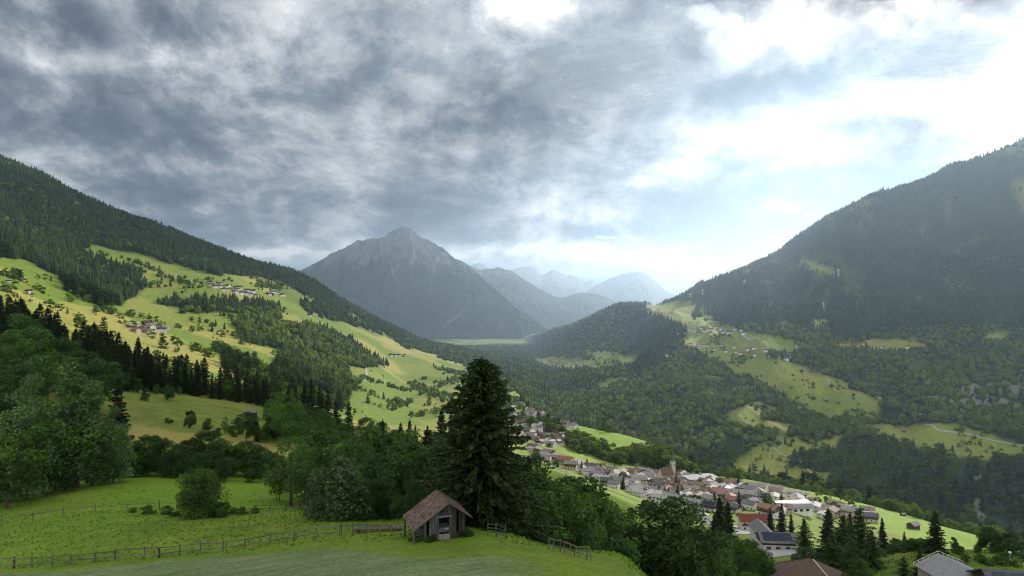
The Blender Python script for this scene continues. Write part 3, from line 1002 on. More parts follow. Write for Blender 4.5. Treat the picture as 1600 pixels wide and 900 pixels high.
def crown_leafy(name, h, w, seed, n=5200, base=.12, leaf=.42, lobes=26, shape='round', mat=None, gap=.25, droop=0.0):
    """a crown as leaf sprays on many uneven boughs"""
    r = np.random.default_rng(seed)
    zc = np.linspace(base, .97, 200)
    q = (zc - base) / (1 - base)
    if shape == 'round':
        prof = np.sqrt(np.clip(1 - (2 * q - .86) ** 2 / 1.3, 0.02, 1)) * np.clip(q * 7 + .35, 0, 1)
    elif shape == 'tall':
        prof = np.clip(q * 5 + .35, 0, 1) * np.clip(1.08 - q ** 2.0, .12, 1)
    elif shape == 'column':
        prof = np.clip(q * 4 + .5, 0, 1) * np.clip(1.05 - q ** 3, .2, 1)
    else:                                                     # broad
        prof = np.clip(q * 3 + .55, 0, 1) * np.sqrt(np.clip(1 - q ** 2.2, .02, 1))
    prof = prof / prof.max()
    pc = np.cumsum(prof ** 1.3); pc /= pc[-1]
    lz = np.interp(r.random(lobes), pc, zc)
    lw = np.interp(lz, zc, prof)
    az = r.uniform(0, 6.283, lobes)
    rr = np.sqrt(r.random(lobes)) * .80 * lw
    rr[: lobes // 2] = .78 * lw[: lobes // 2] * r.uniform(.8, 1.12, lobes // 2)
    rad = w * .5 * (r.uniform(.26, .46, lobes) * (.55 + .45 * lw))
    ctr = np.column_stack([np.cos(az) * rr * w * .5, np.sin(az) * rr * w * .5, lz * h])
    ctr[:, 2] = np.minimum(ctr[:, 2], h * .99 - rad * .8)
    ctr[0] = (r.normal() * .05 * w, r.normal() * .05 * w, h * .985 - rad[0] * .8)
    p = rad ** 2; p /= p.sum()
    li = r.choice(lobes, n, p=p)
    d = unit(r.normal(size=(n, 3)) + np.array([0, 0, .25]))
    rho = np.where(r.random(n) < .78, r.uniform(.80, 1.06, n), r.uniform(.2, .8, n))
    lump = 1 + .22 * (vnoise(d[:, 0] * 3 + li * 7.1, d[:, 1] * 3 + d[:, 2] * 2.3, seed) - .5) * 2
    c = ctr[li] + d * (rad[li] * rho * lump)[:, None] * np.array([1, 1, .86])
    c[:, 2] -= droop * np.hypot(c[:, 0], c[:, 1]) * r.random(n)
    # real gaps: whole twigs missing
    g = vnoise(c[:, 0] / (w * .10) + 31, c[:, 1] / (w * .10) + c[:, 2] / (w * .11), seed + 5)
    keep = (g > gap) & (c[:, 2] > base * h * .6)
    c, d, li = c[keep], d[keep], li[keep]
    nn = unit(d * .75 + r.normal(size=c.shape) * .55 + np.array([0, 0, .25]))
    sz = leaf * r.uniform(.55, 1.35, len(c))
    v, f = leaf_quads(c, nn, sz, r)
    lobe_t = r.random(lobes)
    tint = np.clip(.6 * lobe_t[li] + .4 * r.random(len(c)), 0, 1)
    return np_mesh(name, v, f, mat or LEAF, attrs={'tint': np.repeat(tint, 4)})


def crown_spruce(name, h, w, seed, tiers=26, per=9, seg=7, base=.06, mat=None, droop=.35, fullness=1.0, spray=.55, ragged=.25, pw=.85):
    r = np.random.default_rng(seed)
    C, N, T, Sz, TI = [], [], [], [], []
    az0 = r.uniform(0, 6.28)
    side = 1 + .18 * np.cos(np.linspace(0, 6.28, 12) + az0)
    for i in range(tiers):
        q = (i + r.uniform(-.3, .3)) / tiers
        q = min(max(q, 0), .985)
        z = h * (base + (1 - base) * q)
        L0 = w * .5 * ((1 - q) ** pw) + .10
        m = max(4, int(round(per * (1 - .45 * q))))
        for j in range(m):
            az = 6.283 * (j + r.uniform(-.4, .4)) / m + i * 2.4
            L = L0 * r.uniform(1 - ragged * 1.6, 1 + ragged * .55)
            if r.random() < .06 * (1 + ragged * 2):
                L *= .45
            lift = (.25 + .35 * q) * L * r.uniform(.4, 1.1)
            ns = max(2, int(round(seg * (L / (w * .5)) ** .7)))
            s = (np.arange(ns) + .7) / ns
            tip = s ** 2
            px = np.cos(az) * L * s; py = np.sin(az) * L * s
            pz = z + lift * s * .55 - droop * (1.15 - q) * L * s ** 1.6 + lift * .5 * tip
            dirv = np.array([np.cos(az), np.sin(az), -.15])
            sidev = np.array([-np.sin(az), np.cos(az), 0.0])
            tb = r.random()
            for k in range(3):
                o = (k - 1) * .38 * spray * (1.1 - .5 * s) * r.uniform(.6, 1.2, ns)
                c = np.column_stack([px, py, pz]) + sidev * o[:, None]
                c[:, 2] += -np.abs(o) * .5 + r.normal(size=ns) * .05
                C.append(c)
                nrm = np.array([0, 0, 1.0]) + sidev * (k - 1) * .9 + r.normal(size=(ns, 3)) * .22
                N.append(nrm)
                T.append(np.tile(dirv + sidev * (k - 1) * .6, (ns, 1)) + r.normal(size=(ns, 3)) * .2)
                Sz.append(spray * r.uniform(.75, 1.3, ns) * (1.15 if k == 1 else .95))
                TI.append(np.clip(.25 + .5 * tb * np.ones(ns) + .3 * s * r.random(ns), 0, 1))
            # hanging twigs
            hang = r.random(ns) < .75 * fullness
            if hang.any():
                c = np.column_stack([px, py, pz])[hang]
                hl = spray * r.uniform(.5, 1.1, hang.sum())
                c[:, 2] -= hl * .42
                C.append(c); N.append(np.tile(sidev, (hang.sum(), 1)) + r.normal(size=(hang.sum(), 3)) * .4)
                T.append(np.tile([0, 0, -1.0], (hang.sum(), 1)) + r.normal(size=(hang.sum(), 3)) * .2)
                Sz.append(hl * 1.25); TI.append(np.clip(.1 + .4 * tb + .2 * r.random(hang.sum()), 0, 1))
    # leader
    k = 8
    C.append(np.column_stack([r.normal(size=k) * .04, r.normal(size=k) * .04, h * (1 - .012 * np.arange(k))]))
    N.append(r.normal(size=(k, 3)) * [1, 1, .1]); T.append(np.tile([0, 0, 1.0], (k, 1))); Sz.append(np.full(k, spray)); TI.append(np.full(k, .5))
    C, N, T, Sz, TI = map(np.concatenate, (C, N, T, Sz, TI))
    v, f = leaf_quads(C, N, Sz, r, .52, T)
    return np_mesh(name, v, f, mat or NEEDLE, attrs={'tint': np.repeat(TI, 4)})


class Kind:
    """a tree kind: several shapes of one nominal height, copied with their parts"""
    def __init__(self, name, cat, h, shapes):
        self.name, self.cat, self.h, self.shapes, self.k = name, cat, h, shapes, 0


ALL_TREES = []


def plant(kind, p, h, label=None, group=None, wide=1.0, rz=None, shape=None, sink=.15):
    sh = kind.shapes[(shape if shape is not None else int(rng.integers(len(kind.shapes)))) % len(kind.shapes)]
    o = empty(kind.name, (float(p[0]), float(p[1]), float(p[2]) - sink), rng.uniform(0, 6.28) if rz is None else rz)
    s = h / kind.h
    o.scale = (s * wide, s * wide, s)
    for nm, me in sh:
        link(nm, me, o)
    tag(o, label, kind.cat, group)
    ALL_TREES.append((o, kind, h))
    return o


def leafy_kind(name, cat, h, variants, trunk_r=.20, limbs=7, stems=1, bark=None):
    out = []
    for i, kw in enumerate(variants):
        kw = dict(kw)
        th = kw.pop('th', .82)
        c = crown_leafy(name + '_crown', h, **kw)
        t = trunk_mesh(name + '_trunk', h * th, trunk_r, 100 + i, limbs, max(kw.get('base', .12), .14), .75, .28, bark, stems)
        out.append([('trunk', t), ('crown', c)])
    return Kind(name, cat, h, out)


def spruce_kind(name, cat, h, variants, trunk_r=.22, bark=None):
    out = []
    for i, kw in enumerate(variants):
        c = crown_spruce(name + '_crown', h, **kw)
        t = trunk_mesh(name + '_trunk', h * .96, trunk_r, 200 + i, 0, mat=bark)
        out.append([('trunk', t), ('crown', c)])
    return Kind(name, cat, h, out)


# near kinds: fine leaves
BROAD = leafy_kind('broadleaf_tree', 'tree', 12, [dict(w=9.5, seed=1, n=9000, leaf=.42, shape='round'), dict(w=8.5, seed=2, n=8500, leaf=.42, shape='broad', lobes=30), dict(w=9, seed=3, n=8500, leaf=.40, shape='round', lobes=34, gap=.3)])
DARKB = leafy_kind('dark_broadleaf_tree', 'tree', 12, [dict(w=10, seed=11, n=10000, leaf=.44, shape='round', mat=LEAF_DARK, lobes=34), dict(w=9, seed=12, n=9500, leaf=.42, shape='broad', mat=LEAF_DARK, lobes=30)])
TALL = leafy_kind('ash_tree', 'tree', 18, [dict(w=8.5, seed=21, n=14000, leaf=.42, shape='tall', lobes=52, base=.02, mat=LEAF_ASH), dict(w=7.5, seed=22, n=13000, leaf=.42, shape='tall', lobes=56, base=.02, mat=LEAF_ASH), dict(w=9, seed=23, n=14000, leaf=.42, shape='column', lobes=56, base=.02, mat=LEAF_ASH)], .24)
LOOSE = leafy_kind('birch_tree', 'tree', 13, [dict(w=7.5, seed=31, n=4600, leaf=.36, shape='tall', lobes=34, base=.18, gap=.42), dict(w=6.5, seed=32, n=4200, leaf=.36, shape='column', lobes=30, base=.2, gap=.42)], .13, 10, 3)
WHITEB = leafy_kind('whitebeam_tree', 'tree', 10, [dict(w=9, seed=41, n=7500, leaf=.50, shape='broad', lobes=34, mat=LEAF_PALE, base=.08)], .18)
ROUND = leafy_kind('round_tree', 'tree', 7, [dict(w=6.2, seed=45, n=15000, leaf=.24, shape='round', lobes=80, base=.0, gap=.06)], .16)
LIP = leafy_kind('sunlit_tree', 'tree', 10, [dict(w=7.5, seed=46, n=2600, leaf=.6, shape='round', lobes=22, base=.03, mat=LEAF_SUNLIT, gap=.2), dict(w=6.5, seed=47, n=2400, leaf=.6, shape='tall', lobes=22, base=.03, mat=LEAF_SUNLIT, gap=.2)], .15)
BUSH = leafy_kind('bush', 'bush', 3, [dict(w=3.6, seed=51, n=2600, leaf=.26, shape='broad', lobes=14, base=.02, th=.6), dict(w=4.2, seed=52, n=2800, leaf=.26, shape='broad', lobes=16, base=.02, th=.6, mat=LEAF_DARK), dict(w=3.2, seed=53, n=2200, leaf=.25, shape='round', lobes=12, base=.02, th=.6)], .05, 5, 2)
SPRUCE = spruce_kind('spruce_tree', 'tree', 20, [dict(w=6.2, seed=61, tiers=30, per=9, seg=6, spray=.75), dict(w=5.4, seed=62, tiers=30, per=8, seg=6, spray=.75, ragged=.35), dict(w=7.0, seed=63, tiers=28, per=9, seg=7, spray=.8)])
LARCH = spruce_kind('larch_tree', 'tree', 18, [dict(w=7.5, seed=71, tiers=30, per=8, seg=7, spray=.62, mat=NEEDLE_SOFT, ragged=.4, droop=.22, pw=.7, base=.08), dict(w=6.8, seed=72, tiers=28, per=8, seg=7, spray=.62, mat=NEEDLE_SOFT, ragged=.45, droop=.25, pw=.65, base=.1)])


def top_tree(kind, px, Y, py_top, label=None, group=None, wide=1.0, shape=None, minh=1.5, off=0.0):
    """a tree at distance Y under column px whose tip reaches the picture height py_top"""
    x, y, z = ray(px, py_top)
    a, t = x / y, z / y
    g = float(height(a * Y, Y)) + off
    h = max(minh, t * Y - g)
    return plant(kind, (a * Y, Y, g), h, label, group, wide, None, shape)

# ------------------------------------------------------------------ near trees, one by one
BIGSPRUCE = Kind('spruce_tree', 'tree', 18.5, [[('trunk', trunk_mesh('big_spruce_trunk', 17.8, .34, 300, 0)),
    ('crown', crown_spruce('big_spruce_crown', 18.5, 11.6, 88, tiers=46, per=15, seg=11, base=.03, spray=.84, ragged=.34, droop=.42, pw=.62, fullness=1.1))]])
top_tree(BIGSPRUCE, 752, 73, 558, 'tallest dark spruce, standing right behind the old wooden barn', wide=1.2)

top_tree(TALL, 107, 127, 556, 'tallest grey green ash, its tip meeting the dark spruce wood', wide=1.0, shape=0)
top_tree(TALL, 46, 122, 580, 'broad grey green ash beside the tallest ash on the meadow edge', wide=1.05, shape=2)
top_tree(TALL, 147, 130, 590, 'slender ash at the outer edge of the clump beside the dark spruce', wide=1.0, shape=1)
top_tree(TALL, 178, 133, 632, 'shorter bright ash standing at the meadow corner before the dark ragged spruce', wide=.95, shape=2)
top_tree(BROAD, 14, 113, 676, 'low broad tree closest to the wire fence under the ash clump', wide=1.1)
top_tree(TALL, -25, 119, 640, 'ash tree cut by the picture edge beside the ash clump', wide=1.0)
top_tree(BROAD, 70, 121, 655, 'shaded broadleaf tree filling the foot of the ash clump', wide=1.2)
top_tree(BROAD, 125, 127, 650, 'shaded broadleaf tree at the foot of the tallest ash', wide=1.2)
top_tree(SPRUCE, 186, 143, 584, 'ragged dark spruce sticking out behind the ash clump over the tan field', wide=1.25, shape=1)
top_tree(ROUND, 312, 95, 731, 'single round tree standing alone by the meadow fence', wide=1.0, shape=0)
for px, Y, top, k in ((232, 97, 787, 0), (260, 97, 789, 1), (206, 98, 797, 2), (352, 97, 783, 2), (379, 97, 790, 0), (398, 98, 793, 1), (275, 95, 797, 1), (340, 94, 792, 1), (365, 98, 795, 0)):
    top_tree(BUSH, px, Y, top, None, 'fence bushes', shape=k, wide=1.25, minh=.9)
for px, Y, top in ((212, 147, 690), (232, 152, 677), (255, 150, 683), (278, 147, 692), (299, 153, 683), (320, 156, 671), (344, 152, 684), (366, 149, 693), (386, 153, 688), (407, 150, 697), (427, 148, 706), (222, 143, 712), (265, 143, 710), (310, 143, 705), (352, 143, 712), (395, 143, 715)):
    top_tree(DARKB, px, Y + rng.uniform(-2, 2), top, None, 'plateau row', wide=1.12)
# the middle thicket up to the spruce
for kind, px, Y, top, wide in (
        (LOOSE, 455, 112, 678, 1.35), (LOOSE, 478, 108, 690, 1.2), (LOOSE, 437, 116, 706, 1.1), (WHITEB, 530, 86, 714, 1.12), (WHITEB, 505, 92, 742, .9), (WHITEB, 556, 88, 748, .85),
        (BROAD, 520, 118, 690, 1.0), (BROAD, 552, 112, 686, 1.0), (DARKB, 585, 100, 706, 1.0), (SPRUCE, 609, 108, 678, 1.5), (DARKB, 640, 98, 688, 1.05), (DARKB, 668, 92, 700, 1.0),
        (DARKB, 600, 90, 742, 1.0), (DARKB, 650, 84, 745, .9), (DARKB, 690, 96, 680, 1.0), (SPRUCE, 668, 104, 665, 1.5), (BROAD, 498, 128, 672, 1.0), (BROAD, 575, 130, 668, 1.1), (BROAD, 625, 132, 672, 1.1),
        (DARKB, 572, 86, 770, .9), (DARKB, 622, 82, 772, .9), (DARKB, 815, 84, 708, 1.15), (DARKB, 790, 92, 700, 1.0),
        (LOOSE, 846, 78, 762, 1.6), (BROAD, 868, 82, 758, 1.25), (DARKB, 800, 74, 775, .9), (DARKB, 825, 76, 770, .95)):
    top_tree(kind, px, Y, top, None, 'barn thicket', wide=wide)
for kind, px, Y, top, wide in ((DARKB, 893, 165, 741, 1.0), (DARKB, 913, 168, 757, 1.0), (DARKB, 900, 112, 780, 1.0), (BROAD, 928, 108, 775, 1.0), (BROAD, 946, 118, 786, 1.0), (DARKB, 958, 150, 790, .8),
                               (BROAD, 905, 100, 800, 1.0), (DARKB, 1049, 110, 776, 1.22), (BROAD, 1085, 112, 822, 1.0), (BROAD, 1012, 120, 836, .9),
                               (BROAD, 1106, 135, 848, .9), (BROAD, 1132, 140, 862, .9), (BROAD, 1152, 180, 838, .9), (BROAD, 1172, 190, 842, .95), (BROAD, 1188, 175, 858, .9), (DARKB, 1160, 150, 866, .9),
                               (BROAD, 1140, 130, 880, .8), (BROAD, 1205, 185, 872, .8), (DARKB, 1196, 160, 876, .8), (LOOSE, 1225, 165, 878, 1.0), (BROAD, 1118, 118, 884, .8), (WHITEB, 1262, 215, 856, 1.25), (WHITEB, 1288, 212, 860, 1.15), (WHITEB, 1246, 210, 865, 1.0),
                               (BROAD, 1343, 150, 873, 1.0), (DARKB, 1300, 190, 868, .9), (BROAD, 1170, 125, 890, .9)):
    top_tree(kind, px, Y, top, None, 'lower slope trees', wide=wide)
top_tree(BUSH, 965, 93, 837, 'big round bush at the end of the picket fence', shape=1, wide=1.25)
for kind, px, Y, top, wide in ((SPRUCE, 1124, 330, 775, 1.25), (SPRUCE, 1137, 338, 783, 1.2), (SPRUCE, 1117, 320, 803, 1.3), (SPRUCE, 1203, 402, 792, 1.3), (SPRUCE, 1221, 415, 786, 1.1), (SPRUCE, 1236, 425, 802, .9),
                               (LARCH, 1256, 330, 810, 1.3), (SPRUCE, 1294, 205, 794, 1.35), (LARCH, 1317, 190, 803, 1.25), (LARCH, 1343, 180, 793, 1.3), (SPRUCE, 1328, 215, 800, 1.2), (LARCH, 1362, 170, 828, 1.2), (LARCH, 1300, 170, 832, 1.3), (SPRUCE, 1378, 215, 808, 1.1), (LARCH, 1330, 165, 838, 1.25),
                               (SPRUCE, 1461, 186, 797, 1.35), (SPRUCE, 1437, 148, 856, 1.5), (LARCH, 1412, 150, 868, 1.3), (DARKB, 1546, 196, 822, 1.0), (DARKB, 1578, 190, 830, .95), (DARKB, 1558, 192, 832, .8), (SPRUCE, 1413, 260, 830, 1.2), (DARKB, 1598, 180, 845, .9), (DARKB, 1490, 215, 838, .8), (DARKB, 1495, 210, 846, .8)):
    top_tree(kind, px, Y, top, None, 'knoll trees', wide=wide * (1.5 if kind is LARCH else 1.3 if kind is SPRUCE else 1.0))
for i in range(46):
    px = rng.uniform(1375, 1600); Y = rng.uniform(168, 215) if px > 1440 else rng.uniform(190, 218)
    p = at(px, Y)
    plant(BUSH, p, rng.uniform(.9, 2.6), None, 'knoll bushes', wide=rng.uniform(1.1, 1.7))
for i in range(26):
    px = rng.uniform(1385, 1450); Y = rng.uniform(205, 232)
    plant(BUSH, at(px, Y), rng.uniform(2, 4), None, 'knoll bushes', wide=rng.uniform(1.0, 1.5))

# the dark wood across the slope
sk_x = [-60, 0, 20, 45, 85, 105, 130, 165, 190, 225, 245, 268, 300, 345, 378, 415, 440]
sk_y = [430, 452, 458, 468, 478, 490, 498, 506, 510, 530, 534, 545, 552, 562, 568, 580, 592]
px = -45.0
while px < 442:
    for row in range(3):
        Y = float(np.interp(px, [-50, 0, 200, 400], [285, 300, 352, 420])) + row * 26 - 26 + rng.uniform(-10, 10)
        q = px + rng.uniform(-5, 5)
        top = float(np.interp(q, sk_x, sk_y)) + abs(rng.normal()) * 9 + (2 - row) * 7 + (rng.random() < .25) * 18
        x, y, z = ray(q, top)
        if z / y * Y - float(height(x / y * Y, Y)) < 9:
            continue
        top_tree(SPRUCE, q, Y, top, None, 'spruces of the dark wood', wide=rng.uniform(1.15, 1.85))
    px += 10.5
for px, Y, top, kind, w in ((34, 265, 488, BROAD, 1.0), (12, 240, 520, BROAD, 1.1), (60, 262, 512, BROAD, 1.1), (75, 225, 552, BROAD, 1.1), (20, 205, 560, DARKB, 1.1), (-10, 230, 520, BROAD, 1.1), (130, 255, 545, DARKB, 1.1), (100, 270, 525, DARKB, 1.0), (155, 245, 558, DARKB, 1.0), (5, 170, 600, DARKB, 1.1),
                            (289, 372, 561, TALL, 1.0), (228, 300, 606, DARKB, .95), (262, 315, 602, DARKB, 1.05), (355, 375, 592, BROAD, 1.0), (245, 330, 600, BROAD, 1.0), (215, 318, 590, DARKB, .9), (280, 345, 604, BROAD, .8)):
    top_tree(kind, px, Y, top, None, 'wood rim trees', wide=w)


def base_tree(kind, px, py_base, py_top, ymin, label=None, group=None, wide=1.0):
    p = ground(px, py_base, ymin)
    x, y, z = ray(px, py_top)
    h = max(1.5, z / y * p[1] - p[2])
    return plant(kind, p, h, label, group, wide)


for px, pb, pt, kind, w in ((297, 669, 640, DARKB, .9), (325, 674, 652, BROAD, 1.1), (352, 678, 650, LOOSE, 1.0), (385, 690, 642, DARKB, 1.0), (402, 690, 656, SPRUCE, 1.2), (428, 690, 648, DARKB, 1.05), (415, 692, 662, BROAD, 1.0), (365, 682, 664, BUSH, 1.2), (340, 680, 668, BUSH, 1.2), (262, 661, 652, BUSH, 1.2),
                            (450, 694, 648, BROAD, 1.0), (470, 698, 650, BROAD, 1.1), (492, 700, 662, BROAD, 1.1), (442, 688, 650, DARKB, 1.0)):
    base_tree(kind, px, pb, pt, 168, None, 'tan field trees', w)
# the wooded dip in the middle distance
for i in range(86):
    px = rng.uniform(432, 720)
    Y = rng.uniform(210, 440)
    h = rng.uniform(9, 15)
    p = at(px, Y)
    sky = float(np.interp(px, [430, 470, 510, 540, 580, 610, 650, 720], [612, 602, 612, 624, 636, 652, 664, 660]))
    qx, qy = to_px(p[0], p[1], p[2] + h)
    if qy < sky: h = max(5, h - (sky - qy) * Y / F)
    plant(BROAD if rng.random() < .65 else DARKB, p, h, None, 'wooded dip', wide=rng.uniform(1.0, 1.3))
for px, Y, top in ((462, 380, 598), (476, 400, 592), (486, 395, 590), (500, 405, 596), (512, 390, 606), (450, 370, 606), (598, 300, 655), (626, 330, 660), (640, 335, 655), (649, 340, 664), (690, 330, 638), (705, 320, 645), (525, 400, 622), (545, 380, 628)):
    top_tree(SPRUCE, px, Y, top, None, 'wooded dip', wide=1.15)
# trees along the big village meadow
for px, pb, pt in ((838, 720, 700), (905, 760, 745), (868, 732, 718), (930, 765, 752), (1008, 800, 780), (985, 812, 792), (1020, 806, 786)):
    base_tree(DARKB, px, pb, pt, 300, None, 'village meadow trees')

# sunlit trees standing along the far rim of the terrace
lr = np.random.default_rng(77)
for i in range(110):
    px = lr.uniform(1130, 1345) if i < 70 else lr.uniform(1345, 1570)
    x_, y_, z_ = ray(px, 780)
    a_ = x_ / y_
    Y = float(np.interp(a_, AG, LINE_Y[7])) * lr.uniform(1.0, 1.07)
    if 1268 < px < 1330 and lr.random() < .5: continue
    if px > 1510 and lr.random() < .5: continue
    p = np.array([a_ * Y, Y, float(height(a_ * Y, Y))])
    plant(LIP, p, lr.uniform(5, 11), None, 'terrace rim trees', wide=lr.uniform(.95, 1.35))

# ------------------------------------------------------------------ woods beyond: one mesh of conifers, one of leafy trees
F_LEAF = mat_leaf('woodland_leaf', (.040, .070, .012), (.125, .180, .030), .5, 0.0, .04, .9)
F_NEEDLE = mat_leaf('woodland_needle', (.008, .019, .009), (.036, .056, .017), .12, 0.0, .04, .9)


def proto_of(me):
    n = len(me.vertices)
    v = np.empty(n * 3, np.float32); me.vertices.foreach_get('co', v)
    f = np.empty(len(me.loops), np.int32); me.loops.foreach_get('vertex_index', f)
    t = np.empty(n, np.float32); me.attributes['tint'].data.foreach_get('value', t)
    out = (v.reshape(-1, 3), f.reshape(-1, 4), t)
    bpy.data.meshes.remove(me)
    return out


def far_cone(seed):
    r = np.random.default_rng(seed)
    V, Fc, T = [], [], []
    o = 0
    for k, (z0, z1, rad) in enumerate(((.06, .55, .17), (.30, .78, .13), (.56, 1.0, .085))):
        n = 6
        th = np.linspace(0, 6.283, n, endpoint=False) + r.uniform(0, 1)
        rr = rad * r.uniform(.7, 1.25, n)
        ring = np.column_stack([np.cos(th) * rr, np.sin(th) * rr, z0 + r.uniform(-.04, .04, n)])
        V.append(ring); V.append([[0, 0, z1]])
        i = np.arange(n)
        Fc.append(np.stack([o + i, o + (i + 1) % n, np.full(n, o + n)], -1))
        T.append(np.full(n + 1, .3 + .15 * k)); o += n + 1
    return np.concatenate(V), np.concatenate(Fc), np.concatenate(T)


def far_ball(seed):
    import bmesh
    r = np.random.default_rng(seed)
    bm = bmesh.new()
    bmesh.ops.create_icosphere(bm, subdivisions=2, radius=1.0)
    v = np.array([q.co[:] for q in bm.verts]); f = np.array([[q.index for q in p.verts] for p in bm.faces])
    bm.free()
    n = vnoise(v[:, 0] * 2.2 + seed, v[:, 1] * 2.2 + v[:, 2] * 3.1, seed)
    v = v * (.62 + .62 * n + .16 * r.random(len(v)))[:, None]
    v = v * np.array([.40, .40, .46]) + np.array([0, 0, .54])
    return v, f, np.clip(.3 + .5 * r.random(len(v)), 0, 1)


MID_C = [proto_of(crown_spruce('mid_spruce', 1.0, .30, 400 + i, tiers=9, per=6, seg=3, spray=.085, ragged=.3)) for i in range(3)]
MID_L = [proto_of(crown_leafy('mid_leafy', 1.0, .85, 420 + i, n=230, leaf=.16, lobes=9, base=.08, shape=('round', 'broad', 'tall')[i])) for i in range(3)]
FAR_C = [far_cone(500 + i) for i in range(4)]
FAR_L = [far_ball(520 + i) for i in range(4)]


def merge(protos, pts, hs, ws, tints, which, name, mat, label=None):
    VV, FQ, FT, TT_, o = [], [], [], [], 0
    for k, (v, f, t) in enumerate(protos):
        m = which == k
        n = int(m.sum())
        if not n:
            continue
        an = rng.uniform(0, 6.283, n)
        c, s = np.cos(an)[:, None], np.sin(an)[:, None]
        hw = (hs[m] * ws[m])[:, None]
        X = (v[None, :, 0] * c - v[None, :, 1] * s) * hw + pts[m, 0:1]
        Y = (v[None, :, 0] * s + v[None, :, 1] * c) * hw + pts[m, 1:2]
        Zz = v[None, :, 2] * hs[m][:, None] + pts[m, 2:3]
        VV.append(np.stack([X, Y, Zz], -1).reshape(-1, 3))
        ff = (f[None] + (np.arange(n) * len(v))[:, None, None]).reshape(-1, f.shape[1]) + o
        (FQ if f.shape[1] == 4 else FT).append(ff)
        TT_.append(np.clip(.45 * t[None, :] + .62 * tints[m][:, None], 0, 1).ravel())
        o += n * len(v)
    faces = []
    if FQ: faces.append(np.concatenate(FQ))
    if FT: faces.append(np.concatenate(FT))
    return np_mesh(name, np.concatenate(VV), faces, mat, attrs={'tint': np.concatenate(TT_)})


def scatter_cells(mask, spacing):
    """one random point in cells of the terrain, about one per spacing^2"""
    dA = AG[1] - AG[0]; dL = LY[1] - LY[0]
    area = (dA * YY) * (dL * YY)
    prob = np.where(mask, area / spacing ** 2, 0)
    k = rng.poisson(prob)
    ii, jj = np.nonzero(k)
    rep = k[ii, jj]
    ii, jj = np.repeat(ii, rep), np.repeat(jj, rep)
    l = LY[ii] + rng.uniform(-.5, .5, len(ii)) * dL
    a = AG[jj] + rng.uniform(-.5, .5, len(ii)) * dA
    y = np.exp(l); x = a * y
    return x, y


C_pts, L_pts = [], []            # rows x, y, z, h, w, tint
spacing = np.maximum(7.2, .0034 * YY)
fm = (FOREST_MASK > .1) & (YY > 430) & (YY < 6800) & (rng.random(HG.shape) < np.maximum(FOREST_MASK, .0))
x, y = scatter_cells(fm, spacing)
z = height(x, y)
ok = visible(x, y, z + 26) & (x / y > -.92) & (x / y < .92)
ok &= fbm(x / 38, y / 38, 209, 3) > -.42 + .3 * rng.random(len(x))
x, y, z = x[ok], y[ok], z[ok]
pxs, pys = to_px(x, y, z)
clump = fbm(x / 160, y / 160, 201, 3)
pc = np.where(pxs < 800, .90, .62)
pc = np.where((pxs < 800) & (pys > 486) & (y < 2200), .14, pc)
pc = np.where((pxs < 800) & (pxs > 600) & (pys > 530), .45, pc)
pc = np.where((pxs >= 800) & (y < 2300), .22, pc)
pc = np.where((pxs > 980) & (y > 2350), 1.15, pc)
pc = np.where((y < 1500) & (pxs > 790), .12, pc)
isC = rng.random(len(x)) < np.clip(pc + clump * .45, 0, 1.0)
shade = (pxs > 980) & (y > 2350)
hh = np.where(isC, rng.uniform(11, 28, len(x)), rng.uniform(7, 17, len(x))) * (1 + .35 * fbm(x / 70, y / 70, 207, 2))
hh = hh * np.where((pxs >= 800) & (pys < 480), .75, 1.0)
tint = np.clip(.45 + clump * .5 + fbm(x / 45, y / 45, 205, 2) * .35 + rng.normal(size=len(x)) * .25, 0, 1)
tint = np.where(shade, tint * .55, np.where(pxs > 1230, tint * .7, tint))  # shade of the right mountain and slope painted into the tree tint
grow = np.maximum(1, spacing.min() * 0 + .00012 * y)
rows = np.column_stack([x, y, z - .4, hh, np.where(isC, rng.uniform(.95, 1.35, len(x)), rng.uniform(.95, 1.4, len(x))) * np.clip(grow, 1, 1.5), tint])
C_pts.append(rows[isC]); L_pts.append(rows[~isC])

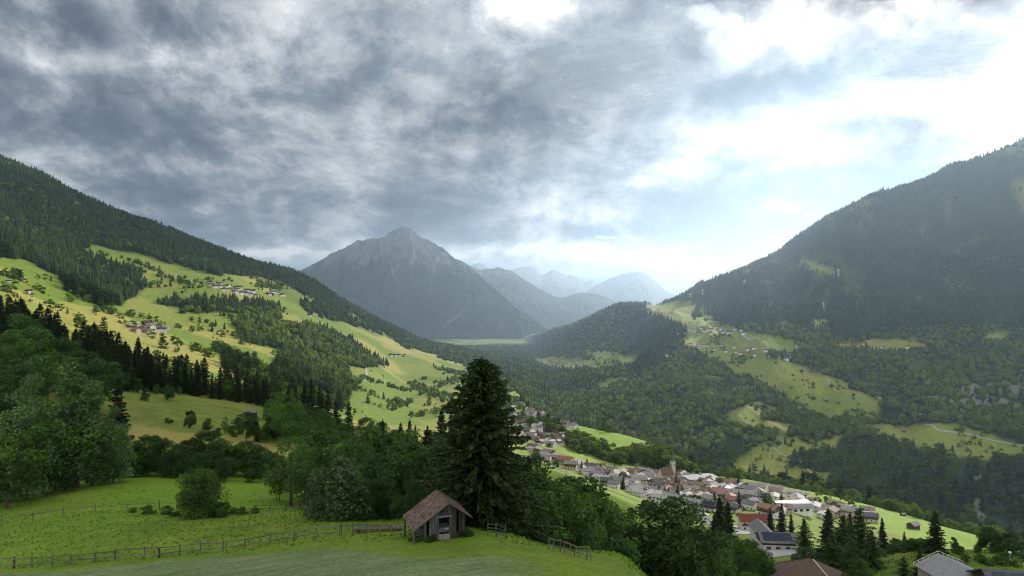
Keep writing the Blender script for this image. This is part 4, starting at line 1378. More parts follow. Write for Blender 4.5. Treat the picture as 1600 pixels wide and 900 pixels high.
# hedges, tree lines and lone trees on the fields
HEDGES = [
    ([(255, 430), (300, 446), (318, 452)], 14, 22, .2, 1200), ([(180, 400), (215, 412), (240, 418)], 16, 20, .3, 1300), ([(400, 450), (440, 445), (470, 455)], 12, 24, .3, 1400),
    ([(330, 520), (380, 528), (420, 540)], 10, 30, .1, 900), ([(300, 500), (340, 512)], 11, 22, .1, 900), ([(410, 600), (460, 610)], 10, 36, .2, 800), ([(480, 600), (540, 620)], 12, 30, .1, 800),
    ([(600, 640), (640, 628)], 12, 18, .1, 900), ([(650, 600), (690, 622), (720, 630)], 11, 30, .1, 1000), ([(250, 545), (290, 556)], 11, 22, .1, 700), ([(120, 505), (160, 520)], 11, 20, .1, 700), ([(690, 575), (740, 590)], 10, 50, .2, 1400),  # px polyline, spacing m, half width m, conifer share, ymin
    ([(150, 488), (190, 492), (232, 500), (300, 518)], 12, 16, .1, 700), ([(330, 470), (380, 478), (432, 476)], 12, 22, .2, 900),
    ([(240, 470), (330, 480)], 12, 18, .2, 900), ([(340, 495), (450, 490)], 12, 16, .3, 1000), ([(205, 440), (262, 446), (278, 450)], 11, 26, .3, 1000),
    ([(222, 410), (250, 430), (285, 442)], 14, 20, .3, 1200), ([(290, 452), (310, 440)], 13, 14, .2, 1200), ([(356, 548), (440, 582)], 11, 24, .2, 800),
    ([(515, 566), (532, 572)], 9, 26, .0, 900), ([(560, 592), (600, 602), (640, 612)], 16, 16, .1, 900), ([(690, 604), (722, 592)], 11, 30, .2, 900),
    ([(640, 652), (700, 640)], 11, 22, .1, 800), ([(560, 612), (602, 626)], 12, 18, .1, 800), ([(430, 600), (520, 640)], 9, 40, .25, 700),
    ([(170, 500), (215, 512)], 11, 18, .0, 700), ([(240, 530), (300, 545), (330, 560)], 12, 18, .0, 700), ([(0, 432), (32, 438)], 8, 14, .2, 700), ([(85, 466), (130, 470), (145, 468)], 14, 8, 0, 700),
    ([(440, 560), (475, 575), (500, 590)], 9, 36, .3, 800), ([(400, 520), (440, 516)], 12, 14, .2, 1100), ([(370, 540), (400, 536)], 12, 12, .2, 1000),
    ([(720, 560), (760, 580), (800, 612), (860, 640)], 12, 60, .2, 1300), ([(740, 600), (800, 640)], 11, 50, .2, 1200), ([(860, 612), (930, 640), (960, 655)], 10, 40, .1, 1100),
    ([(1180, 752), (1230, 758), (1262, 764), (1300, 772), (1345, 785)], 8, 9, .0, 600), ([(1330, 782), (1380, 795), (1440, 812)], 7, 8, .0, 500), ([(1090, 742), (1150, 748), (1190, 752)], 8, 10, 0, 600),
    ([(1500, 826), (1535, 836), (1560, 845)], 9, 6, 0, 500), ([(1255, 778), (1300, 790), (1350, 802)], 12, 7, 0, 450),
    ([(1215, 640), (1260, 660), (1330, 664)], 11, 22, .2, 1300), ([(1080, 560), (1130, 590), (1190, 615), (1250, 640)], 10, 60, .15, 1300), ([(1160, 560), (1165, 570)], 9, 25, .1, 1300), ([(1120, 525), (1132, 530)], 9, 30, .1, 1300),
    ([(1230, 690), (1300, 700)], 10, 16, .3, 1200), ([(1100, 500), (1220, 505)], 12, 20, .6, 1500),
]
for line, gap_, hw, cs, ymin in HEDGES:
    pts = np.array([ground(q[0], q[1], ymin) for q in line])
    seg = np.linalg.norm(np.diff(pts[:, :2], axis=0), axis=1)
    n = max(3, int(seg.sum() / gap_ * max(1, hw / 12)))
    d = np.sort(rng.uniform(0, seg.sum(), n))
    cum = np.concatenate([[0], np.cumsum(seg)])
    x = np.interp(d, cum, pts[:, 0]) + rng.normal(size=n) * hw * .5
    y = np.interp(d, cum, pts[:, 1]) + rng.normal(size=n) * hw * .5
    z = height(x, y)
    c = rng.random(n) < cs
    h = np.where(c, rng.uniform(12, 20, n), rng.uniform(6, 13, n))
    rows = np.column_stack([x, y, z - .3, h, rng.uniform(1.0, 1.4, n), np.clip(.6 + rng.normal(size=n) * .25, 0, 1)])
    C_pts.append(rows[c]); L_pts.append(rows[~c])
for (a0, a1, b0, b1, n, ymin, cs) in ((120, 700, 430, 660, 70, 700, .15), (0, 200, 420, 500, 24, 700, .1), (1060, 1370, 520, 650, 90, 1400, .1), (1350, 1600, 660, 720, 24, 1200, .2), (1120, 1300, 640, 750, 40, 1150, .2), (810, 1000, 550, 600, 60, 1800, .2), (130, 420, 395, 440, 24, 1400, .3)):
    for i in range(n):
        qx, qy = rng.uniform(a0, a1), rng.uniform(b0, b1)
        p = ground(qx, qy, ymin)
        ia = min(NC - 1, max(0, int((p[0] / p[1] - A0) / (A1 - A0) * (NC - 1)))); iy = min(NR - 1, int((math.log(p[1]) - LY[0]) / (LY[-1] - LY[0]) * (NR - 1)))
        if FOREST_MASK[iy, ia] > .5:
            continue
        for k in range(int(rng.integers(1, 5))):
            x_, y_ = p[0] + rng.normal() * 9 * (k > 0), p[1] + rng.normal() * 14 * (k > 0)
            (C_pts if rng.random() < cs else L_pts).append(np.array([[x_, y_, float(height(x_, y_)) - .3, rng.uniform(2.5, 12), rng.uniform(.9, 1.6), np.clip(.55 + rng.normal() * .28, 0, 1)]]))
C_all, L_all = np.concatenate(C_pts), np.concatenate(L_pts)
print('woodland', len(C_all), len(L_all))


def woodland(name, rows, mid, farp, mat, limit, label, group=None):
    m = rows[:, 1] < limit
    parts = []
    protos = list(mid) + list(farp)
    w = np.where(m, rng.integers(0, len(mid), len(rows)), len(mid) + rng.integers(0, len(farp), len(rows)))
    me = merge(protos, rows[:, :3], rows[:, 3], rows[:, 4], rows[:, 5], w, name, mat)
    return tag(link(name, me), label, 'woodland', kind='stuff')


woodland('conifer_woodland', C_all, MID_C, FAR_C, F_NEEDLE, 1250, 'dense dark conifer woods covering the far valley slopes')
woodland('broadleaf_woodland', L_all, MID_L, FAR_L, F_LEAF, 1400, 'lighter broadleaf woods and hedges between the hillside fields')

# ------------------------------------------------------------------ building helpers
class MB:
    """collects boxes, bars and slabs; build() links them as one mesh object"""
    def __init__(self):
        self.v, self.f, self.n = [], [], 0

    def poly(self, pts, faces):
        self.v += [tuple(p) for p in pts]
        self.f += [tuple(i + self.n for i in q) for q in faces]
        self.n += len(pts)
        return self

    def box(self, x0, x1, y0, y1, z0, z1):
        p = [(x, y, z) for z in (z0, z1) for y in (y0, y1) for x in (x0, x1)]
        return self.poly(p, [(0, 2, 3, 1), (4, 5, 7, 6), (0, 1, 5, 4), (2, 6, 7, 3), (0, 4, 6, 2), (1, 3, 7, 5)])

    def bar(self, a, b, w, h=None, up=(0, 0, 1)):
        a, b = Vector(a), Vector(b)
        d = (b - a).normalized()
        u = Vector(up)
        if abs(d.dot(u)) > .95: u = Vector((0, 1, 0))
        s = d.cross(u).normalized() * (w / 2)
        t = s.cross(d).normalized() * ((h or w) / 2)
        p = [q + e * s + g * t for q in (a, b) for e, g in ((-1, -1), (1, -1), (1, 1), (-1, 1))]
        return self.poly(p, [(0, 1, 2, 3), (7, 6, 5, 4), (0, 4, 5, 1), (1, 5, 6, 2), (2, 6, 7, 3), (3, 7, 4, 0)])

    def slab(self, a, b, c, d, th):
        """four corners (counter-clockwise from above) with thickness downwards"""
        P_ = [Vector(q) for q in (a, b, c, d)]
        n = (P_[1] - P_[0]).cross(P_[2] - P_[0]).normalized()
        low = [q - n * th for q in P_]
        return self.poly(P_ + low, [(0, 1, 2, 3), (7, 6, 5, 4), (0, 4, 5, 1), (1, 5, 6, 2), (2, 6, 7, 3), (3, 7, 4, 0)])

    def mesh(self, name, mat, bevel=0.0):
        me = bpy.data.meshes.new(name)
        me.from_pydata(self.v, [], self.f)
        me.materials.append(mat)
        if bevel:
            import bmesh
            bm = bmesh.new(); bm.from_mesh(me)
            bmesh.ops.bevel(bm, geom=list(bm.edges), offset=bevel, segments=1, affect='EDGES', profile=.5)
            bm.to_mesh(me); bm.free()
        me.update()
        return me

    def build(self, name, mat, parent=None, bevel=0.0):
        return link(name, self.mesh(name, mat, bevel), parent)


def copy_tree(o, parent=None):
    c = o.copy(); COL.objects.link(c); c.parent = parent
    for k in list(o.children):
        copy_tree(k, c)
    return c


def mat_roof(name, a, b, rows=3.2):
    m, nt = new_mat(name)
    tc = nt.add('ShaderNodeTexCoord')
    info = nt.add('ShaderNodeObjectInfo')
    pos = tc.outputs['Object']
    n = nt.noise(pos, .9, 5, .65)
    w = nt.add('ShaderNodeTexWave', wave_type='BANDS', bands_direction='Z')
    nt.put(w.inputs['Vector'], pos); w.inputs['Scale'].default_value = rows; w.inputs['Distortion'].default_value = .6
    col = nt.mix(nt.maprange(n, .3, .7), a, b)
    hs = nt.add('ShaderNodeHueSaturation')
    nt.put(hs.inputs['Value'], nt.maprange(info.outputs['Random'], 0, 1, .78, 1.2)); nt.put(hs.inputs['Color'], col)
    finish(nt, principled(nt, hs.outputs[0], .72, nt.bump(nt.math('ADD', n, w.outputs[1]), .35, .05), spec=.3))
    return m


def mat_plaster(name, a):
    return mat_simple(name, tuple(c * .86 for c in a), a, .7, .9, .15)


ROOF = {'grey': mat_roof('roof_grey', (.095, .092, .09), (.16, .155, .15)),
        'brown': mat_roof('roof_brown', (.07, .044, .033), (.12, .08, .06)),
        'red': mat_roof('roof_red', (.135, .036, .024), (.195, .056, .036)),
        'dark': mat_roof('roof_dark', (.040, .040, .045), (.072, .072, .08)),
        'pale': mat_roof('roof_pale', (.15, .147, .143), (.21, .207, .203)),
        'russet': mat_roof('roof_russet', (.11, .05, .037), (.165, .082, .06))}
PLASTER = mat_plaster('plaster_white', (.63, .61, .575))
CREAM = mat_plaster('plaster_cream', (.50, .44, .33))
TIMBER = mat_simple('timber_brown', (.055, .030, .018), (.12, .07, .042), 3, .85, .4, (.4, .4, 6))
OLDWOOD = None
PANE = mat_simple('window_glass', (.012, .015, .018), (.03, .035, .04), 1.5, .15, 0, spec=.6)
FRAMEW = mat_simple('frame_white', (.62, .62, .6), (.72, .72, .7), 2, .6, 0)
STONE = mat_simple('chimney_plaster', (.35, .33, .3), (.5, .48, .45), 2, .9, .3)
PANEL = mat_simple('solar_glass', (.010, .013, .028), (.022, .028, .05), .8, .18, 0, spec=.6)
METAL = mat_simple('grey_metal', (.15, .16, .17), (.22, .23, .24), 1.2, .5, .1, spec=.4)
CONCRETE = mat_simple('concrete', (.26, .26, .25), (.38, .37, .36), .8, .9, .2)
ASPHALT = mat_simple('asphalt', (.085, .085, .085), (.14, .14, .138), .5, .92, .2, coord='Object')


def build_house(name, L, W, He, pitch, roof, wall, timber=True, balcony=True, solar=False, windows=True, over=.9, chimney=True):
    """ridge along x, gables at +-L/2; the -y side looks downhill"""
    t = empty(name)
    rise = math.tan(pitch) * W / 2
    zt = He - 2.5 if timber else He
    m = MB(); m.box(-L / 2, L / 2, -W / 2, W / 2, -3.5, zt)
    if not timber:
        for s in (-1, 1):
            x = s * L / 2
            xi = x - s * .3
            m.poly([(x, -W / 2, He), (x, W / 2, He), (x, 0, He + rise - .06), (xi, -W / 2, He), (xi, W / 2, He), (xi, 0, He + rise - .06)], [(0, 1, 2), (5, 4, 3), (0, 2, 5, 3), (2, 1, 4, 5)])
    m.build('wall', wall, t)
    if timber:
        m = MB(); m.box(-L / 2 - .06, L / 2 + .06, -W / 2 - .06, W / 2 + .06, zt + .003, He)
        for s in (-1, 1):
            x = s * (L / 2 + .06); xi = x - s * .3
            m.poly([(x, -W / 2, He), (x, W / 2, He), (x, 0, He + rise - .08), (xi, -W / 2, He), (xi, W / 2, He), (xi, 0, He + rise - .08)], [(0, 1, 2), (5, 4, 3), (0, 2, 5, 3), (2, 1, 4, 5)])
        m.build('timber_storey', TIMBER, t)
    ze = He - math.tan(pitch) * over
    X = L / 2 + over
    m = MB()
    th = .22
    m.slab((-X, -W / 2 - over, ze + .26), (X, -W / 2 - over, ze + .26), (X, 0, He + rise + .26), (-X, 0, He + rise + .26), th)
    m.slab((X, W / 2 + over, ze + .26), (-X, W / 2 + over, ze + .26), (-X, .004, He + rise + .26), (X, .004, He + rise + .26), th)
    rf = m.build('roof', roof, t)
    if chimney:
        cx = L * .18
        m = MB(); m.box(cx - .35, cx + .35, W * .08, W * .08 + .7, He + rise * .55, He + rise + .9); m.box(cx - .45, cx + .45, W * .08 - .1, W * .08 + .8, He + rise + .903, He + rise + 1.03)
        m.build('chimney', STONE, rf)
    if solar:
        m = MB()
        n = Vector((0, -math.sin(pitch), math.cos(pitch)))
        def on(x, q): return Vector((x, -W / 2 - over + (W / 2 + over) * q, ze + .26 + (He + rise - ze) * q)) + n * .12
        k = 6
        for i in range(k):
            for j in range(3):
                xa, xb = -X * .78 + 2 * X * .78 * i / k + .05, -X * .78 + 2 * X * .78 * (i + 1) / k - .05
                qa, qb = .22 + .22 * j + .01, .22 + .22 * (j + 1) - .01
                m.slab(on(xa, qa), on(xb, qa), on(xb, qb), on(xa, qb), .06)
        m.build('solar_panel', PANEL, rf)
    if balcony:
        zb = zt - .1 if timber else He - 2.4
        m = MB(); m.box(-L / 2 + .3, L / 2 - .3, -W / 2 - 1.15, -W / 2 - .07, zb, zb + .14)
        m.box(-L / 2 + .3, L / 2 - .3, -W / 2 - 1.19, -W / 2 - 1.12, zb + .143, zb + 1.0)
        m.build('balcony', TIMBER, t)
    if windows:
        floors = [z for z in (1.1, 3.9, 6.6) if z + 1.5 < He]
        nw = max(2, int(L // 3.2))
        for zf in floors:
            for i in range(nw):
                xx = -L / 2 + L * (i + .5) / nw
                win(t, xx, -W / 2 - .065, zf, 'y')
            for s in (-1, 1):
                for q in (-.22, .22):
                    win(t, s * (L / 2 + .065), W * q, zf, 'x')
    return t


def win(t, x, y, z, axis, w=1.15, h=1.35):
    d = .05
    if axis == 'y':
        m = MB(); m.box(x - w / 2 - .12, x + w / 2 + .12, y - d, y + .06, z - .12, z + h + .12)
        f = m.build('window', FRAMEW, t)
        MB().box(x - w / 2, x + w / 2, y - d - .015, y - d + .02, z, z + h).build('pane', PANE, f)
    else:
        s = 1 if x > 0 else -1
        m = MB(); m.box(min(x - s * .06, x + s * d), max(x - s * .06, x + s * d), y - w / 2 - .12, y + w / 2 + .12, z - .12, z + h + .12)
        f = m.build('window', FRAMEW, t)
        MB().box(min(x + s * (d - .02), x + s * (d + .015)), max(x + s * (d - .02), x + s * (d + .015)), y - w / 2, y + w / 2, z, z + h).build('pane', PANE, f)


# ------------------------------------------------------------------ the old barn in the meadow
def mat_oldwood(name, a, b, c, cells=False):
    m, nt = new_mat(name)
    tc = nt.add('ShaderNodeTexCoord')
    info = nt.add('ShaderNodeObjectInfo')
    v = nt.vmath('MULTIPLY', tc.outputs['Object'], (7, 7, .55))
    n = nt.noise(v, 1.0, 6, .65)
    n2 = nt.noise(tc.outputs['Object'], 1.3, 4, .6)
    col = nt.mix(nt.maprange(n, .32, .68), a, b)
    col = nt.mix(nt.maprange(n2, .45, .75), col, c)
    hs = nt.add('ShaderNodeHueSaturation')
    nt.put(hs.inputs['Value'], nt.maprange(info.outputs['Random'], 0, 1, .75, 1.3)); nt.put(hs.inputs['Color'], col)
    col = hs.outputs[0]
    if cells:
        vc = nt.add('ShaderNodeTexVoronoi', feature='F1')
        nt.put(vc.inputs['Vector'], nt.vmath('MULTIPLY', tc.outputs['Object'], (3.6, 4.0, .5)))
        vc.inputs['Scale'].default_value = 1.0
        h2 = nt.add('ShaderNodeHueSaturation')
        sc_ = nt.add('ShaderNodeSeparateColor'); nt.put(sc_.inputs[0], vc.outputs['Color'])
        nt.put(h2.inputs['Value'], nt.maprange(sc_.outputs[0], 0, 1, .45, 1.65)); nt.put(h2.inputs['Color'], col)
        col = h2.outputs[0]
    finish(nt, principled(nt, col, .92, nt.bump(n, .7, .03), spec=.12))
    return m


OLDWOOD = mat_oldwood('weathered_boards', (.028, .027, .026), (.098, .093, .086), (.045, .038, .031))
PALEWOOD = mat_oldwood('pale_boards', (.12, .115, .105), (.24, .23, .21), (.15, .14, .12))
RAILWOOD = mat_oldwood('rail_wood', (.055, .052, .045), (.150, .142, .125), (.08, .065, .045))
REDPOST = mat_oldwood('brown_post', (.035, .022, .015), (.075, .048, .032), (.045, .03, .02))
SHINGLE = mat_oldwood('shingle_wood', (.040, .030, .025), (.115, .090, .074), (.095, .052, .038), True)

bp = ground(694, 843, 55)
BARN = empty('wooden_barn', tuple(bp), R(19))
BARN.scale = (.93, .93, .93)
tag(BARN, 'old weathered wooden barn with sagging shingle roof and open front', 'barn')
W2 = 1.9                        # half width of the walled part (front from -1.9 to 1.9)
AX, AZ = .35, 3.62              # ridge
SL = (2.42 / 3.6)
def rz_(x): return AZ - abs(x - AX) * SL
DEPTH = 4.6
# roof: rows of shingles on both slopes
def shingle_slope(side, name):
    m = MB()
    r = np.random.default_rng(5 + side)
    x_eave = AX + side * (3.55 if side < 0 else 2.35)
    L = abs(x_eave - AX)
    rows = int(L / .26)
    for i in range(rows):
        q0, q1 = i / rows, (i + 1.35) / rows
        ncol = int((DEPTH + .9) / .24)
        for j in range(ncol):
            y0 = -.55 + (DEPTH + .9) * j / ncol; y1 = -.55 + (DEPTH + .9) * (j + 1) / ncol - .012
            if r.random() < .015: continue
            xa = AX + side * L * min(q0, 1); xb = AX + side * L * min(q1, 1.0) + side * r.uniform(0, .05)
            sag = -.10 * math.sin(math.pi * (y0 + .5) / (DEPTH + .9)) * (1 if side < 0 else .6)
            za = rz_(xa) + .02 + sag; zb = rz_(xb) + .065 + r.uniform(0, .025) + sag
            if side < 0:
                m.slab((xb, y0, zb), (xb, y1, zb), (xa, y1, za), (xa, y0, za), .025) if False else m.slab((xa, y0, za), (xa, y1, za), (xb, y1, zb), (xb, y0, zb), .025)
            else:
                m.slab((xb, y0, zb), (xb, y1, zb), (xa, y1, za), (xa, y0, za), .025)
    # boarding under the shingles
    xe = x_eave
    if side < 0: m.slab((AX, -.5, AZ - .02), (AX, DEPTH + .3, AZ - .02), (xe, DEPTH + .3, rz_(xe) - .02), (xe, -.5, rz_(xe) - .02), .05)
    else: m.slab((xe, -.5, rz_(xe) - .02), (xe, DEPTH + .3, rz_(xe) - .02), (AX + .004, DEPTH + .3, AZ - .02), (AX + .004, -.5, AZ - .02), .05)
    return m.build(name, SHINGLE, BARN)
ro = shingle_slope(-1, 'roof')
ro2 = shingle_slope(1, 'roof')
def barge(side):
    x_e = AX + side * (3.5 if side < 0 else 2.35)
    MB().bar((AX, -.62, AZ + .03), (x_e, -.62, rz_(x_e) + .03), .06, .2, up=(0, 1, 0)).build('barge_board', OLDWOOD, ro if side < 0 else ro2)
barge(-1); barge(1)
# boards of the front, with gaps
def boards(x0, x1, name, seed, z0=0.0, top=None, gap=.015, skip=()):
    r = np.random.default_rng(seed)
    m = MB(); x = x0; k = 0
    while x < x1 - .05:
        w = r.uniform(.15, .25)
        xb = min(x + w, x1)
        if k not in skip:
            za = (top if top else rz_(x + .02) - .1) ; zb = (top if top else rz_(xb) - .1)
            o = r.uniform(-.02, .02)
            zl = z0 + r.uniform(-.05, .08) - (.25 if z0 < .2 else 0)
            m.poly([(x, o, zl), (xb - gap, o, zl), (xb - gap, o, zb), (x, o, za), (x, o + .035, zl), (xb - gap, o + .035, zl), (xb - gap, o + .035, zb), (x, o + .035, za)],
                   [(0, 1, 2, 3), (7, 6, 5, 4), (0, 4, 5, 1), (1, 5, 6, 2), (2, 6, 7, 3), (3, 7, 4, 0)])
        x = xb; k += 1
    return m.build(name, OLDWOOD, BARN)
boards(-1.95, -.62, 'front_boards', 1, skip=(1,))
boards(.62, 1.15, 'front_boards', 2)
boards(1.15, 1.98, 'front_boards', 3, gap=.09, skip=(1,))
boards(.25, .62, 'gable_boards', 4, z0=2.30)
boards(-.05, .25, 'gable_boards', 7, z0=2.30)
MB().bar((-.95, -.05, 2.26), (.75, -.05, 2.26), .12, .14).build('lintel', PALEWOOD, BARN)
for x in (-1.98, -.60, .60, 2.0):
    MB().bar((x, .07, -.4), (x, .07, rz_(x) - .12), .15).build('post', OLDWOOD, BARN)
for x in (-3.08,):
    MB().bar((x, -.3, -.6), (x, -.3, rz_(x) - .08), .15).build('post', RAILWOOD, BARN)
    MB().bar((x, DEPTH - .2, -1.2), (x, DEPTH - .2, rz_(x) - .08), .15).build('post', OLDWOOD, BARN)
m = MB()
for k, z in enumerate((.18, .55, 1.15)):
    m.bar((-3.05, .4, z), (-2.0, .4, z + .04), .05, .13)
m.build('side_rail', OLDWOOD, BARN)
# side and back walls
r_ = np.random.default_rng(9)
for x, z1 in ((-1.98, rz_(-1.98) - .12), (1.99, rz_(1.99) - .12)):
    y = .12; m = MB()
    while y < DEPTH:
        w = r_.uniform(.16, .26)
        m.box(x - .02, x + .02, y, min(y + w, DEPTH) - .014, -.9, z1)
        y += w
    m.build('side_wall', OLDWOOD, BARN)
m = MB(); x = -1.95
while x < 1.95:
    w = r_.uniform(.16, .26); xb = min(x + w, 1.95)
    m.box(x, xb - .01, DEPTH - .03, DEPTH + .01, -1.0, min(rz_(x), rz_(xb)) - .12); x = xb
m.build('back_wall', OLDWOOD, BARN)
MB().box(-1.9, 1.9, .2, DEPTH - .1, -.8, -.02).build('floor_slab', CONCRETE, BARN)
m = MB()
for k in range(3):
    m.box(-.56, .56, -.03, .02, -.1 + .22 * k, .10 + .22 * k)
m.build('door_board', PALEWOOD, BARN)
MB().bar((1.25, .1, .2), (1.9, .1, 1.0), .07).build('brace', OLDWOOD, BARN)
for x in (1.45, 1.78):
    o = MB().poly([(x - .14, -.12, -.1), (x + .13, -.15, -.1), (x + .15, .0, -.1), (x - .12, .03, -.1), (x - .08, -.08, .12), (x + .07, -.09, .13), (x + .06, -.02, .10), (x - .06, 0, .11)],
                  [(3, 2, 1, 0), (4, 5, 6, 7), (0, 1, 5, 4), (1, 2, 6, 5), (2, 3, 7, 6), (3, 0, 4, 7)]).build('foundation_stone', mat_simple('pale_stone', (.4, .4, .38), (.6, .6, .57), 5, .9, .5), BARN)
# the vehicle parked inside
CARW = mat_simple('pale_paint', (.13, .15, .17), (.18, .20, .22), .5, .35, 0, spec=.5)
GLASSB = mat_simple('windscreen_glass', (.22, .30, .38), (.36, .46, .55), .8, .1, 0, spec=.6)
RUBBER = mat_simple('rubber', (.012, .012, .012), (.03, .03, .03), 3, .9, .2)


def car(name, paint, loc, rz, label, group=None, van=False):
    """front at -y"""
    t = empty(name, loc, rz)
    W_, L_ = .86, 2.05
    hb = .95
    m = MB()
    prof = [(-L_, .35), (-L_, .78), (-L_ + .9, hb), (L_ - .5, hb + .02), (L_, hb - .08), (L_, .35)]
    n = len(prof)
    pts = [(s * W_ * (1 if 0 < i < n - 1 else .97), y, z) for s in (-1, 1) for i, (y, z) in enumerate(prof)]
    m.poly(pts, [tuple(range(n)), tuple(range(2 * n - 1, n - 1, -1))] + [(i, n + i, n + (i + 1) % n, (i + 1) % n) for i in range(n)])
    body = m.build('body', paint, t, .04)
    top = 1.48 if not van else 1.85
    y0, y1, y2, y3 = (-1.15, -.45, 1.1 if not van else 1.8, 1.65 if not van else 1.95)
    m = MB(); k = .72
    m.poly([(-W_ * .95, y0, hb), (W_ * .95, y0, hb), (W_ * .95, y3, hb), (-W_ * .95, y3, hb), (-k, y1, top), (k, y1, top), (k, y2, top), (-k, y2, top)],
           [(4, 5, 6, 7), (0, 4, 7, 3), (1, 2, 6, 5), (2, 3, 7, 6), (0, 1, 5, 4)])
    m.build('cabin', PANE, t)
    MB().slab((-k, y1, top + .05), (k, y1, top + .05), (k, y2, top + .05), (-k, y2, top + .05), .05).build('cabin_roof', paint, t)
    d = (Vector((0, y1 - y0, top - hb)))
    nn = Vector((0, -d.z, d.y)).normalized() * .01
    MB().slab(Vector((-W_ * .84, y0 + .06, hb + .05)) + nn, Vector((W_ * .84, y0 + .06, hb + .05)) + nn, Vector((k * .9, y1 - .03, top - .04)) + nn, Vector((-k * .9, y1 - .03, top - .04)) + nn, .008).build('windscreen', GLASSB, t)
    for sx in (-1, 1):
        for yy in (-1.3, 1.25):
            th = np.linspace(0, 6.283, 14, endpoint=False)
            ring = lambda x: [(x, yy + .32 * math.cos(a), .32 + .32 * math.sin(a)) for a in th]
            mm = MB(); kk = 14
            mm.poly(ring(sx * .70) + ring(sx * .88), [tuple(range(kk)), tuple(range(2 * kk - 1, kk - 1, -1))] + [(i, (i + 1) % kk, kk + (i + 1) % kk, kk + i) for i in range(kk)])
            mm.build('wheel', RUBBER, t)
        MB().box(sx * .58 - .16, sx * .58 + .16, -L_ - .02, -L_ + .05, .62, .76).build('headlight', FRAMEW, t)
    return tag(t, label, 'car', group)


rm = Matrix.Rotation(R(19), 4, 'Z')
cl = Vector(bp) + rm @ Vector((-.1, 3.0, -.02))
car('parked_vehicle', CARW, tuple(cl), R(19), 'pale vehicle parked inside the wooden barn, windscreen above the low boards', van=True)


# weeds growing against the barn walls
wr = np.random.default_rng(31)
for k in range(16):
    lx, ly = (wr.uniform(-3.4, -2.1), wr.uniform(.3, 4.5)) if k < 6 else (wr.uniform(-2.0, -.8), wr.uniform(-.35, -.1)) if k < 9 else (wr.uniform(1.0, 2.4), wr.uniform(-.4, .2)) if k < 12 else (wr.uniform(2.2, 3.0), wr.uniform(.2, 4.0))
    q = Vector(bp) + rm @ Vector((lx * .93, ly * .93, 0))
    plant(BUSH, (q.x, q.y, float(height(q.x, q.y))), wr.uniform(.3, .75), None, 'barn weeds', wide=wr.uniform(.9, 1.4), sink=.05)


# ------------------------------------------------------------------ fences
def fence(name, pts, label, post_h=1.2, post_w=.105, step=2.4, rails=(.45, 1.0), wood=RAILWOOD, lean=.05, rail_w=.045, rail_h=.09, seed=1, special=(), cat='fence', end_rail=True):
    r = np.random.default_rng(seed)
    P_ = [np.array(p) for p in pts]
    cum = np.concatenate([[0], np.cumsum([np.linalg.norm((b - a)[:2]) for a, b in zip(P_, P_[1:])])])
    n = max(2, int(round(cum[-1] / step)) + 1)
    ds = np.linspace(0, cum[-1], n) + np.concatenate([[0], r.normal(size=n - 2) * step * .09, [0]]) if n > 2 else np.linspace(0, cum[-1], n)
    xs = np.interp(ds, cum, [p[0] for p in P_]); ys = np.interp(ds, cum, [p[1] for p in P_])
    zs = height(xs, ys)
    t = empty(name, (float(xs[0]), float(ys[0]), float(zs[0])))
    o = np.array([xs[0], ys[0], zs[0]])
    g = np.column_stack([xs, ys, zs]) - o
    tops = []
    for i in range(n):
        tip = g[i] + np.array([r.normal() * lean, r.normal() * lean, post_h * r.uniform(.9, 1.12)])
        tops.append(tip)
        w = post_w * r.uniform(.85, 1.2)
        mt = wood
        if i in special: w *= 1.5; mt = REDPOST
        MB().bar(tuple(g[i] - np.array([0, 0, .3])), tuple(tip), w).build('post', mt, t)
    for i in range(n - 1):
        for hgt in rails:
            a = g[i] + (tops[i] - g[i]) * (hgt / post_h) + np.array([0, -.09, r.normal() * .03])
            b = g[i + 1] + (tops[i + 1] - g[i + 1]) * (hgt / post_h) + np.array([0, -.09, r.normal() * .03])
            e = (b - a) * .04
            MB().bar(tuple(a - e), tuple(b + e), rail_w, rail_h).build('rail', wood, t)
    return tag(t, label, cat)


def onp(px, py, ymin=40): return ground(px, py, ymin, 400)
def atY(px, Y): return at(px, Y, 850)
fence('rail_fence', [atY(-60, 79), atY(0, 75.5), atY(70, 74), atY(200, 72.8), atY(300, 71.3), atY(400, 70.3), atY(440, 70.2), atY(480, 69.5), atY(530, 69.0)],
      'long grey post and rail fence crossing the near meadow towards the barn', post_h=1.15, step=2.5, special=(4, 11), seed=3)
fence('rail_fence', [atY(534, 69.2), atY(560, 68.6), atY(600, 67.6), atY(631, 66.8)], 'short grey fence with wide boards ending at the barn roof', post_h=1.15, step=1.5, rails=(.95,), seed=4, rail_h=.16)
fence('wire_fence', [atY(2, 97), atY(60, 98), atY(140, 99), atY(205, 99.5), atY(265, 100), atY(290, 100.5)], 'thin pole fence between the two left meadows, ending at the round tree', post_h=1.35, post_w=.09, step=4.2, rails=(1.05,), rail_h=.05, rail_w=.035, seed=5, lean=.1)
fence('pole_fence', [atY(395, 100), atY(430, 101), atY(470, 102), atY(520, 100)], 'low pole fence beneath the birch clump', post_h=1.0, post_w=.1, step=2.2, rails=(.4, .8), seed=6, lean=.1)
fence('board_fence', [onp(762, 836, 55), onp(790, 842, 55)], 'short three rail fence beside the big spruce', post_h=1.2, post_w=.11, step=1.0, rails=(.35, .75, 1.1), wood=OLDWOOD, seed=7, lean=.06)
fence('picket_fence', [atY(856, 58.8), atY(872, 58.4), atY(890, 57.2), atY(905, 56.2), atY(925, 55.2)], 'leaning grey picket fence running down beside the round bushes', post_h=1.0, post_w=.08, step=.6, rails=(.45, .95), seed=8, lean=.13)
